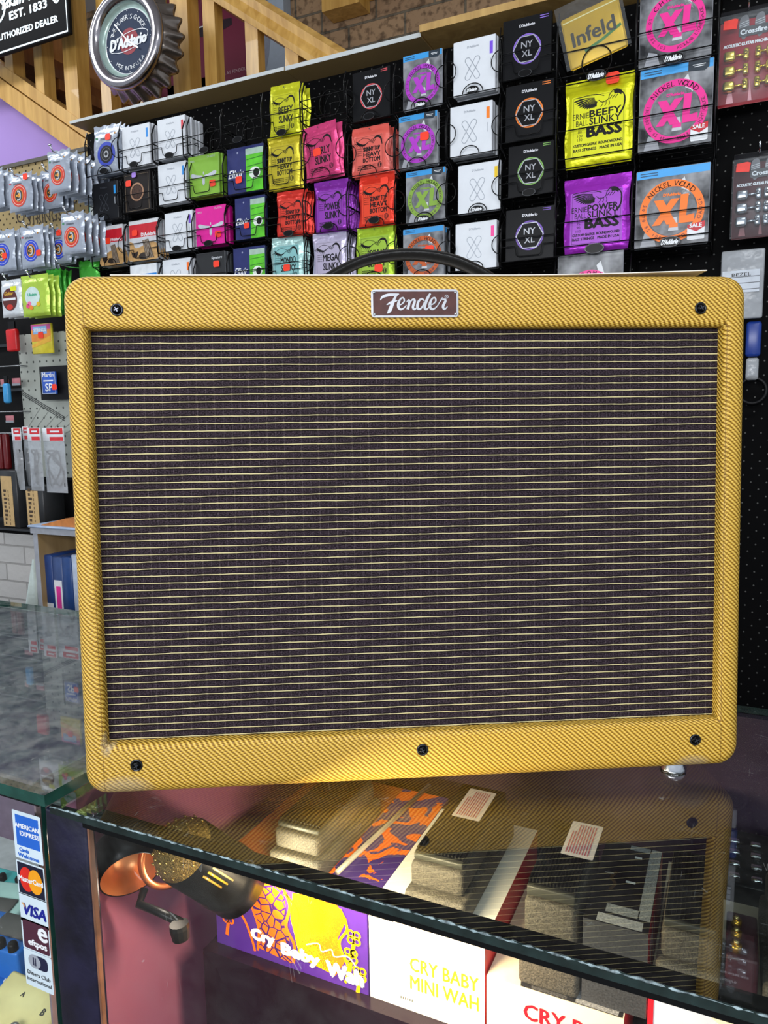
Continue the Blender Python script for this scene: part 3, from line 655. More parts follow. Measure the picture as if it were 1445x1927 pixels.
# nameplate
NX, NZ, NW, NH = 0.3002, 0.4287, 0.0762, 0.0238
m = MB()
def plate(mb, w, h, r, y0, y1, mat):
    p = rr_pts(-w / 2, w / 2, -h / 2, h / 2, r, 4); mb.prism([(a, b) for a, b, _, _ in p], y0, y1, mat)
plate(m, NW, NH, 0.003, -0.0018, 0.001, P('#b4b7be', 0.35, 0.4))
plate(m, NW - 0.0036, NH - 0.0036, 0.0016, -0.0020, -0.0012, P('#4a2420', 0.6, 0.0, 0.25, 120))
for sx in (-1, 1):
    for sz in (-1, 1): m.lathe([(0.0014, 0), (0.0012, 0.0006), (0, 0.0009)], CHROME, 12, Matrix.Translation((sx * (NW / 2 - .0026), -.0018, sz * (NH / 2 - .0026))) @ RY)
npl = m.build('nameplate', amp, (NX, 0.0, NZ), label='maroon metal nameplate with silver rim')
m = MB(); SIL = P('#c3c6cc', 0.25, 0.4)
CX0, CY0 = 720.0, 447.0
pn = Paint(m, NW / 654 * 100, y0=-0.0022, eps=0.00012)
def cv(pts): return [(x - CX0, CY0 - y) for x, y in pts]
def fl(pts, wd, k=1):
    b = bez([(*q, ww) for q, ww in zip(cv(pts), wd if isinstance(wd, list) else [wd] * len(pts))], 7)
    pn.line([(x, y) for x, y, _ in b], [w_ for _, _, w_ in b], SIL, k)
fl([(461, 424), (480, 400), (520, 387), (560, 384), (602, 380)], [4, 18, 22, 20, 8])
fl([(598, 378), (575, 400), (552, 450), (530, 500), (512, 521)], [6, 16, 24, 26, 6], 1.3)
fl([(508, 458), (545, 440), (588, 428)], [6, 18, 6], 1.6)
fl([(592, 466), (622, 452), (640, 430), (632, 408), (612, 416), (597, 446), (596, 476), (612, 492), (636, 482), (655, 460)], [5, 9, 11, 12, 12, 20, 20, 15, 10, 6], 1.9)
fl([(655, 440), (672, 424), (678, 440), (664, 492)], [4, 12, 18, 20], 2.2)
fl([(668, 476), (690, 432), (710, 418), (718, 434), (704, 474), (716, 492), (738, 474)], [6, 9, 14, 18, 18, 14, 5], 2.5)
fl([(790, 430), (772, 416), (750, 430), (738, 462), (742, 486), (760, 488), (778, 466), (790, 440)], [10, 13, 16, 20, 18, 13, 10, 8], 2.8)
fl([(836, 376), (816, 408), (798, 450), (792, 482), (806, 492), (830, 470)], [14, 20, 21, 19, 13, 5], 3.1)
fl([(827, 466), (857, 452), (876, 430), (868, 408), (848, 416), (833, 446), (832, 476), (848, 492), (872, 482), (896, 456)], [5, 9, 11, 12, 12, 20, 20, 15, 10, 6], 3.4)
fl([(890, 462), (918, 420), (926, 412), (926, 426)], [5, 10, 14, 14], 3.7)
fl([(924, 422), (944, 420), (948, 432), (930, 470), (940, 492), (964, 472)], [8, 12, 18, 20, 14, 5], 4.0)
pn.ring(957 - CX0, CY0 - 400, 14, 10.5, SIL, 2); pn.text('R', 957 - CX0, CY0 - 400, SIL, h=12, n=2)
m.build('lettering', npl, label='silver script lettering')
# handle, feet
m = MB(); hpth = [(0.207, 0.459), (0.231, 0.4765), (0.266, 0.4915), (0.307, 0.4965), (0.348, 0.4915), (0.383, 0.4765), (0.407, 0.459)]
hb = bez(hpth, 6); n_ = len(hb); BLK = P('#0d0c0b', 0.3, 0, 0.2, 200, 0.0004, 300, 0.2)
prof = [(-.013, -.002), (-.013, .001), (-.010, .0035), (0, .0050), (.010, .0035), (.013, .001), (.013, -.002), (.004, -.004), (-.004, -.004)]
vs = []; fs = []; np_ = len(prof)
for i, (x, z) in enumerate(hb):
    a = hb[max(0, i - 1)]; b_ = hb[min(n_ - 1, i + 1)]; t = Vector((b_[0] - a[0], 0, b_[1] - a[1])).normalized(); nn = Vector((-t.z, 0, t.x))
    for (py_, pz_) in prof: vs.append(Vector((x, 0.10 + py_, z)) + nn * pz_)
for i in range(n_ - 1):
    for k in range(np_): k2 = (k + 1) % np_; fs.append((i * np_ + k, i * np_ + k2, (i + 1) * np_ + k2, (i + 1) * np_ + k))
fs += [list(range(np_))[::-1], [(n_ - 1) * np_ + k for k in range(np_)]]
m.add(vs, fs, BLK, True)
for off in (-.009, .009): m.tube([(x, 0.10 + off, z + 0.0036) for x, z in hb], 0.0011, P('#34302c', 0.4), 5)
for x in (0.205, 0.409): m.rbox(x - .014, x + .014, 0.088, 0.112, 0.453, 0.466, 0.003, P('#8a8a88', 0.3, 0.9))
m.build('carry_handle', amp, label='black leather strap handle')
for k, (x, y, L_) in enumerate(((0.549, 0.026, .0150), (0.075, 0.11, .0085))):
    m = MB(); m.lathe([(0.0105, 0.002), (0.0105, -0.004), (0.0125, -0.008), (0.0120, -L_ + .002), (0.009, -L_), (0, -L_)] if k == 0 else [(0.0105, 0.002), (0.0120, -L_ + .002), (0.009, -L_), (0, -L_)], CHROME, 24)
    m.build('foot', amp, (x, y, 0.0), label='chrome foot')
# sheet of card lying on the amplifier
m = MB(); vs = []; fs = []; nx = 28
for i in range(nx + 1):
    x = 0.040 + i / nx * 0.527; t = max(0, (i / nx - 0.66) / 0.34); z = 0.4548 + 0.0042 * t ** 1.6
    for y in (0.008, 0.20):
        vs += [(x, y, z), (x, y, z + 0.0008)]
for i in range(nx):
    a = i * 4; b_ = a + 4
    fs += [(a, b_, b_ + 2, a + 2), (a + 1, a + 3, b_ + 3, b_ + 1), (a, a + 1, b_ + 1, b_), (a + 2, b_ + 2, b_ + 3, a + 3)]
fs += [(0, 2, 3, 1), (nx * 4, nx * 4 + 1, nx * 4 + 3, nx * 4 + 2)]
m.add(vs, fs, P('#e8e4dc', 0.6)); m.build('card_sheet', M=AM.copy(), label='thin white card sheet lying on top of the amplifier, right corner curled up', cat='sheet of card')

# ------------------------------------------------------------------ string packets and boxes (front at y = 0 facing -y, base at z = 0)
def box_body(w, h, t, face, side):
    m = MB(); m.rbox(-w / 2, w / 2, 0, t, 0, h, 0.0012, side, 1, None, False)
    m.add([(-w / 2 + .001, -.0001, .001), (w / 2 - .001, -.0001, .001), (w / 2 - .001, -.0001, h - .001), (-w / 2 + .001, -.0001, h - .001)], [(0, 1, 2, 3)], face); return m
def bag_body(w, h, mat, bulge=0.006, seed=0, crimp=0.12, ragged=False):
    rnd = random.Random(seed); nx, nz = 12, 18; vs = []; m = MB()
    for side in (-1, 1):
        for j in range(nz + 1):
            v = j / nz
            for i in range(nx + 1):
                u = i / nx
                e = min(1, min(u, 1 - u) / 0.07); e = e * e * (3 - 2 * e)
                f = min(1, v / 0.06) if v < 0.5 else max(0, min(1, (1 - crimp - v) / 0.05))
                f = max(0, f); b = bulge * e * f
                n = 0
                if b < bulge * 0.98: n = rnd.uniform(-.0007, .0007)
                zz = v * h
                if ragged and j == nz: zz += 0.0022 * math.sin(i * 1.7)
                pinch = 0.0015 * math.sin(v * math.pi * 3 + seed) * (1 if u in (0, 1) else 0) * (1 if u else -1)
                vs.append(((u - .5) * w + pinch, side * (b + .0003) + n * (0.5 if side > 0 else 1) + bulge, zz))
    S = (nx + 1) * (nz + 1); fs = []
    for s_ in (0, 1):
        for j in range(nz):
            for i in range(nx):
                a = s_ * S + j * (nx + 1) + i; q = (a, a + 1, a + nx + 2, a + nx + 1); fs.append(q if s_ == 0 else q[::-1])
    m.add(vs, fs, mat, True)
    return m
def xs_box(w, h, a):
    base, tagc = a.get('base', '#dfe4ea'), a['tag']
    f = P(base, 0.4, 0, 0.02); m = box_body(w, h, 0.0075, f, P('#c9ccd2' if base[1] != '1' else '#26272b', 0.5))
    H = h / w * 100; p = Paint(m, w, x0=-w / 2); ln = P('#a9b0ba' if base[1] != '1' else '#4a4d54', 0.3, 0.3)
    for sg in (-1, 1):
        an = R(58 * sg); L_, r = 21, 6.2; c, s_ = math.cos(an), math.sin(an); pts = []
        for k in range(9): t = R(-90 + k * 22.5); pts.append((L_ + r * math.cos(t), r * math.sin(t)))
        for k in range(9): t = R(90 + k * 22.5); pts.append((-L_ + r * math.cos(t), r * math.sin(t)))
        p.line([(46 + x * c - y * s_, H * 0.47 + x * s_ + y * c) for x, y in pts], 1.5, ln, 1 + (sg > 0) * .3, True)
    p.text("D'Addario", 47, H * .86, ln, w=27, n=1, bold=.2); p.rect(86, H * .66, 93.5, H * .88, P(tagc, 0.4), 1)
    p.rect(88, H * .40, 90, H * .58, P('#b9bec6', 0.4), 1)
    return m
def nyxl(w, h, a):
    m = box_body(w, h, 0.0075, P('#0c0d10', 0.38, 0, 0.08), P('#08090b', 0.5)); H = h / w * 100; p = Paint(m, w, x0=-w / 2); cy = H * .47
    p.ring(50, cy, 29, 26, P(a['ring'], 0.3), 1)
    hx = [(50 + 28 * math.cos(R(k * 60)), cy + 28 * math.sin(R(k * 60))) for k in range(6)]
    p.line(hx, 1.8, P('#c6cad2', 0.3, 0.4), 2, True)
    g = P('#b6b9c0', 0.35, 0.3); p.text('NY', 50, cy + 8.5, g, h=12, n=2, bold=.25); p.text('XL', 50, cy - 8.5, g, h=12, n=2, bold=.25)
    p.text("D'Addario", 50, H * .86, P('#d8dae0', 0.4), w=31, n=2, bold=.4)
    for k in range(2): p.rect(76, H * (.95 - .035 * k), 93, H * (.963 - .035 * k), P(a['ring'], 0.5), 1)
    return m
def xl_pack(w, h, a):
    m = box_body(w, h, 0.004, PHOTO, P('#9a9da4', 0.3)); H = h / w * 100; p = Paint(m, w, x0=-w / 2); c = P(a['col'], 0.35, 0, 0.03)
    top = a.get('top'); cy = H * a.get('cy', .44); ro = a.get('ro', 44)
    if top: p.rect(1, H * .89, 99, H - 1, P(top, 0.35, 0, 0.03), 1)
    if a.get('cap'): p.poly([(66, H - 1), (94, H - 1), (94, H * .90), (88, H * .86), (66, H * .88)], P('#23303c', 0.4), 2); p.rect(72, H * .935, 89, H * .945, WHITE, 3); p.rect(74, H * .915, 87, H * .923, WHITE, 3)
    p.poly([(8, 2), (30, 2), (26, 18), (14, 22)], P('#9ea1a8', 0.3), 1); p.poly([(60, H * .80), (66, H * .86), (74, H * .62), (66, H * .6)], P('#d9dce0', 0.3), 1)
    p.ell(50, cy, ro * .74, ro * .76, P('#75777c', 0.3, 0, 0.5, 60), 1)
    p.ring(50, cy, ro, ro * .78, c, 2, 48)
    p.arctext(a.get('arc', 'NICKEL WOUND'), 50, cy, ro * .88, ro * .165, INK, 92, 96, 3)
    p.arctext(a.get('arc2', 'REGULAR LIGHT GAUGE'), 50, cy, ro * .88, ro * .11, P('#4a1a34', 0.5), -32, 100, 3, inward=True)
    p.arctext(a.get('arc3', '50 70 85 105'), 50, cy, ro * .88, ro * .11, P('#4a1a34', 0.5), 205, 84, 3, inward=True)
    p.poly([(46, cy - ro * .62), (60, cy - ro * .62), (57, cy - ro * .2), (50, cy - ro * .2)], P('#c9ccd2', 0.3), 2); p.rect(47, cy - ro * .52, 59, cy - ro * .38, c, 3)
    # XL drawn as heavy slanted strokes
    s_ = ro / 41 * .84
    X = lambda pts: [(50 + x * s_, cy + y * s_) for x, y in pts]
    p.poly(X([(-27, 19), (-13, 19), (8, -20), (-7, -20)]), c, 4); p.poly(X([(-1, 19), (12, 19), (-17, -20), (-29, -20)]), c, 4.3)
    p.poly(X([(13, 24), (25, 24), (22, -9), (34, -7), (34, -20), (11, -20)]), c, 4.6)
    p.text("D'Addario", 50, cy + 26 * s_, c, w=26 * s_, n=3, bold=.4)
    for k in range(2): p.rect(6, H * (.95 - k * .03), 30, H * (.96 - k * .03), P('#2c4a66', 0.4), 3) if top else None
    if a.get('sale'):
        p.rrect(72, 5, 95, 26, 2, WHITE, 6); p.poly([(72, 26), (95, 30), (95, 22), (84, 16), (72, 22)], RED, 7); p.text('SALE', 83, 24.5, WHITE, w=16, n=8, bold=.3)
    return m
def eye(p, H, mat, s=1.0, x0=14, y0=None):
    y = y0 if y0 is not None else H * .68
    p.line(bez([(x0, y + 3), (x0 + 9, y - 5), (x0 + 22, y - 8), (x0 + 34, y - 2), (x0 + 40, y + 2)], 4), [1.5, 3, 4.6, 5.8, 6.2, 6, 5.4, 4.6, 3.8, 3, 2.3, 1.7, 1.3, 1, .9, .8, .7], mat, 2)
    p.line(bez([(x0 + 5, y + 2), (x0 + 18, y + 8), (x0 + 31, y + 6), (x0 + 41, y + 1)], 4), 1.1, mat, 2)
    for k in range(7): a = R(196 + k * 13); bx = x0 + 3 + k * 3.2; by = y - 1.5 - k * 1.0; p.line([(bx, by), (bx + 10 * math.cos(a) - 1, by + 9 * math.sin(a))], [2.4, .5], mat, 2)
    p.line(bez([(x0 + 47, y + 3), (x0 + 58, y + 8), (x0 + 67, y + 3), (x0 + 71, y - 12)], 4), [1.4, 2.4, 3.4, 4.6, 5.4, 5.6, 5.4, 5, 4.4, 3.8, 3.2, 2.6, 2], mat, 2)
    for k in range(5): p.line([(x0 + 38 + k * 2, y - 3 - k), (x0 + 42 + k * 3, y + 3 + k % 2 * 2)], 1.1, mat, 2)
def slinky(w, h, a):
    c = a['col']; bm_ = foil(c, a.get('metal', .45)); m = bag_body(w, h, bm_, 0.005, a.get('seed', 1)); H = h / w * 100
    p = Paint(m, w, x0=-w / 2, y0=-0.0006); panel = P(a['panel'], 0.28, 0.15, 0.04, 30, 0.0008, 30)
    p.rrect(11, 9, 89, H * .80, 2, panel, 1); ink = INK
    p.line([(15, 12), (85, 12), (85, H * .775), (15, H * .775)], 0.6, ink, 2, True)
    eye(p, H, ink, y0=H * .68)
    ws = a['words']; n = len(ws); top = H * .575; bot = H * .24; hh = (top - bot) / n * .80
    for k, t in enumerate(ws): p.text(t, 56 + (k % 2), top - (k + .5) * (top - bot) / n, ink, w=46, h=hh, n=2, bold=.6)
    for k in range(4): p.text('ERNIE BALL', 24, top - 3 - k * 5.2, ink, w=14, h=2.6, n=2)
    for k in range(3):
        p.text('NICKEL WOUND ELECTRIC', 36, H * .19 - k * 4.2, ink, w=37, h=2.6, n=2, bold=.2); p.text('MADE USA', 64, H * .19 - k * 4.2, ink, w=11, h=2.6, n=2)
    p.ell(78, H * .19 - 3, 6, 7, ink, 2); p.ring(78, H * .19 - 3, 4.8, 4.2, panel, 3, squash=1.15); p.rect(77, H * .19 - 7, 79, H * .19 + 1, panel, 3)
    p.ell(50, H * .93, 1.8, 1.8, P('#3a3a38', 0.5), 1)
    return m
def bass_slinky(w, h, a):
    c = a['col']; m = bag_body(w, h, foil(c, .5), 0.006, 5, .10); H = h / w * 100; p = Paint(m, w, x0=-w / 2, y0=-0.0008); ink = INK
    panel = P(a['panel'], 0.3, 0.05, 0.03, 30, 0.0006, 30); p.rrect(10, 13, 90, H * .80, 2, panel, 1)
    p.line([(13, 15), (87, 15), (87, H * .785), (13, H * .785)], .5, ink, 2, True); y = H * .70
    # eagle: wing feathers, body and hooked head
    S = (50, y + 7)
    for k in range(11):
        an = R(176 + k * 7.5); r1 = 37 - k * 1.9
        p.line(bez([(S[0] + 6 * math.cos(an), S[1] + 6 * math.sin(an)), (S[0] + r1 * .6 * math.cos(an), S[1] + r1 * .55 * math.sin(an)), (S[0] + r1 * math.cos(an + .1), S[1] + r1 * .75 * math.sin(an + .1))], 3), [.6, .9, 1.2, 1.8, 2.6, 2.4, .5], ink, 2)
    p.line(bez([(14, y + 11), (30, y + 12), (46, y + 12), (58, y + 8)], 4), 1.0, ink, 2)
    p.line(bez([(50, y + 3), (56, y - 1), (64, y + 2), (66, y + 8), (72, y + 14), (80, y + 13), (84, y + 8)], 4), 1.1, ink, 2); p.poly([(72, y + 13), (79, y + 14), (84, y + 9), (83, y + 5), (79, y + 8), (73, y + 8)], ink, 2)
    p.line(bez([(82, y + 12), (88, y + 2), (87, y - 12), (81, y - 22)], 5), [1.2 + .12 * k for k in range(16)], ink, 2)
    for k in range(3): p.line(bez([(57 + k * 4, y + 1), (56 + k * 5, y - 4), (53 + k * 6, y - 7)], 3), .9, ink, 2); p.line([(66 + k * 4, y + 2), (70 + k * 4, y + 7)], 1.0, ink, 2)
    p.text('ERNIE', 24, H * .575, ink, w=24, h=8, n=2); p.text('BALL', 26, H * .495, ink, w=18, h=8, n=2)
    p.text(a['words'][0], 60, H * .585, ink, w=46, h=9.5, n=2, bold=.5); p.text('SLINKY', 60, H * .50, ink, w=46, h=10, n=2, bold=.3)
    p.text('BASS', 59, H * .385, ink, w=50, h=15, n=2, bold=1.4)
    for k, t in enumerate(a['nums']): p.text(t, 23, H * .44 - k * 5.6, ink, h=4.2, n=2)
    p.text('CUSTOM GAUGE  ROUNDWOUND', 50, H * .245, ink, w=72, h=4, n=2, bold=.25); p.text('BASS STRINGS   MADE IN USA', 50, H * .19, ink, w=72, h=4, n=2, bold=.25)
    return m
def dragonfly(w, h, a):
    f = P(a['col'], 0.35, 0, 0.03); m = box_body(w, h, 0.009, f, f); H = h / w * 100; p = Paint(m, w, x0=-w / 2); g = P('#ccd2da', 0.3, 0.2)
    for sg in (-1, 1):
        q = bez([(50 + sg * 3, H * .50), (50 + sg * 20, H * .53), (50 + sg * 36, H * .575), (50 + sg * 42, H * .54), (50 + sg * 36, H * .475), (50 + sg * 16, H * .46), (50 + sg * 3, H * .455)], 4); p.poly(q, g, 1)
    p.rect(48.5, H * .52, 51.5, H * .59, g, 1); p.poly([(46, H * .45), (54, H * .45), (54, H * .30), (50, H * .25), (46, H * .30)], g, 1)
    p.text('BALL', 15, H * .88, g, w=14, n=1); p.text('CLASSIC', 76, H * .93, g, w=26, n=1)
    return m
def guitar_box(w, h, a):
    m = box_body(w, h, 0.008, P('#d6d8dc', .4), P('#c4c7cc', .5)); H = h / w * 100; p = Paint(m, w, x0=-w / 2)
    p.rect(2, H * .58, 98, H * .90, RED, 1); p.text("D'Addario", 68, H * .64, WHITE, w=52, n=2, bold=.5)
    wd = P('#c49a62', .4, 0, .2, 90); p.rect(2, 1, 98, H * .57, P('#c9cbd0', .4), 1)
    p.poly(bez([(2, H * .50), (14, H * .46), (20, H * .34), (34, H * .34), (56, H * .40), (80, H * .44), (97, H * .34), (97, 3), (2, 3), (2, H * .3), (2, H * .5)], 4), wd, 2)
    p.ell(50, H * .12, 18, 9, P('#2c2018', .5), 3); p.poly(bez([(6, H * .26), (16, H * .22), (30, H * .24), (24, H * .10), (12, H * .12), (6, H * .26)], 4), P('#2a1c16', .4), 3)
    p.poly([(46, H * .50), (66, H * .52), (84, 6), (56, 6)], P('#6c5a48', .5), 4)
    for k in range(4): p.line([(50 + k * 4, H * .5), (60 + k * 6, 6)], .6, P('#d8d4c8', .3, .4), 5)
    return m
def coated(w, h, a):
    m = box_body(w, h, 0.010, P('#222a66', .35), P('#2c3a60', .35)); H = h / w * 100; p = Paint(m, w, x0=-w / 2); g = P('#5cc22c', .3, 0, .25, 40)
    p.rect(52, 1, 99, H * .93, g, 1); p.rect(52, H * .80, 99, H * .93, P('#a9c4b4', .3), 2); p.ell(76, H * .40, 15, 13, P('#e4ece4', .3), 2); p.ell(80, H * .40, 8, 9, INK, 3)
    for k in range(4): p.line([(54, H * (.70 - .15 * k)), (97, H * (.73 - .15 * k))], 1.5, P('#2f7a2a', .3), 3)
    p.text('Elixir', 26, H * .44, WHITE, w=40, h=17, n=2, shear=.3, bold=.5); p.ell(30, H * .88, 2.4, 2.4, P('#8a90b4', .4), 2)
    return m
def ring_bag(w, h, a):
    m = bag_body(w, h, foil('#adb6c4', .30), .005, a.get('seed', 3), .13, True); H = h / w * 100; p = Paint(m, w, x0=-w / 2, y0=-.0007); cy = H * .40
    ro = 32; p.ell(50, cy, ro, ro, P(a['ring'], .35, 0, .06), 1, 36)
    if a.get('coil'):
        p.ell(50, cy, 23, 23, P('#2e2e32', .3, .5, .5, 300), 2); p.ring(50, cy, 9, 5, P('#d8dade', .2, .6), 3); p.ring(50, cy, 17, 16, P('#8a8a8c', .3, .5), 3)
    else:
        p.ring(50, cy, ro * .86, ro * .82, P('#f2d8cc' if a['ring'] != '#2f48c8' else '#c8d0f2', .4), 2, 30); p.ell(50, cy, ro * .56, ro * .60, P('#e8913a', .4), 2); p.ell(50, cy, ro * .48, ro * .52, P('#33302e', .4), 3)
        p.line(bez([(44, cy + 12), (54, cy + 10), (57, cy), (54, cy - 11), (43, cy - 12)], 4), 5, P('#cdd0d4', .3, .3), 4); p.ell(51, cy, 5, 6, P('#f0a848', .4), 5); p.rect(40, cy - 2.2, 50, cy + 2, P('#f0a848', .4), 5)
    p.text("D'Addario", 46, H * .72, P('#5c626c', .4), w=32, n=1, shear=.3, bold=.4); p.rect(12, H * .72, 20, H * .76, P('#3a8a5c' if a.get('seed', 3) % 2 else '#c2505c', .4), 1)
    p.ell(82, H * .80, 3.4, 2.6, P('#c88a3a', .4), 1)
    return m
def plain_box(w, h, a):
    m = box_body(w, h, .009, P(a['col'], .35, 0, .05), P(a.get('side', a['col']), .4)); H = h / w * 100; p = Paint(m, w, x0=-w / 2)
    if a.get('topc'): p.rect(1, H * .72, 99, H - 1, P(a['topc'], .4), 1)
    if a.get('word'): p.text(a['word'], a.get('wx', 60), H * a.get('wy', .84), P(a.get('wc', '#c9ccd2'), .4), w=a.get('ww', 44), n=2, shear=.2, bold=.3)
    if a.get('ring'): p.ring(50, H * .5, 26, 21, P(a['ring'], .35, .4), 2); p.ell(50, H * .5, 19, 19, P('#4a3024', .4, .3, .5, 200), 2)
    if a.get('edge'): p.line([(6, 4), (94, 4), (94, H * .94), (6, H * .94)], 1.2, P(a['edge'], .4), 2, True)
    return m
KINDS = dict(xs=xs_box, nyxl=nyxl, xl=xl_pack, slinky=slinky, bass=bass_slinky, dfly=dragonfly, gbox=guitar_box, coat=coated, ring=ring_bag, plain=plain_box)
def sticker(parent, w, h, u, v, sz, col='#ff3c1c', y=-.0012):
    m = MB(); p = Paint(m, 1.0, y0=0, eps=.0001); s_ = sz * 100
    c = s_ * .14; q = [(-s_ / 2 + c, -s_ * .42), (s_ / 2 - c, -s_ * .42), (s_ / 2, -s_ * .42 + c), (s_ / 2, s_ * .42 - c), (s_ / 2 - c, s_ * .42), (-s_ / 2 + c, s_ * .42), (-s_ / 2, s_ * .42 - c), (-s_ / 2, -s_ * .42 + c)]
    p.poly(q, P(col, .5, 0, .04), 1)
    o = m.build('price_sticker', parent, ((u - .5) * w, y, v * h)); o['label'] = 'blank %s price sticker' % ('orange-red' if col == '#ff3c1c' else 'coloured'); return o
def put_pack(kind, a, TL, BR, n, label, behind, stickers=(), y=1.40, dy=.0095, tilt=0.0, name='string_packet', group=None, cat='string packet'):
    p, q = on_y(*TL, y), on_y(*BR, y); w, h = q.x - p.x, p.z - q.z
    m = KINDS[kind](w, h, a)
    o = m.build(name, None, ((p.x + q.x) / 2, y, q.z), label, cat, None)
    o.rotation_euler = (R(-1.5), tilt, 0)
    for s_ in stickers: sticker(o, w, h, s_[0], s_[1], s_[2] if len(s_) > 2 else .0165, s_[3] if len(s_) > 3 else '#ff3c1c', -.0022 if kind in ('slinky', 'bass', 'ring') else -.0022)
    rnd = random.Random(int(TL[0] * 7 + TL[1]))
    for k in range(n):
        c = o.copy(); C.objects.link(c)
        c.location = (o.location.x + rnd.uniform(-.0015, .0025), y + (k + 1) * dy, o.location.z + rnd.uniform(-.001, .0012))
        c.rotation_euler = (R(-1.5), tilt * .4 + rnd.uniform(-.006, .006), 0)
        c['label'] = behind; c['group'] = group or behind
    return p.x, q.x, q.z, p.z
racks = []
def BH(what, lab):
    wds = lab.replace(',', '').split()[:9]
    while wds[-1] in ('of', 'the', 'with', 'and', 'its', 'in', 'right', 'left', 'just', 'at', 'to', 'small'): wds.pop()
    return '%s stacked behind the %s' % ({'boxes': what[:-2], 'packets': what[:-1]}.get(what.split()[-1], what), ' '.join(wds))
S1 = (.62, .80)
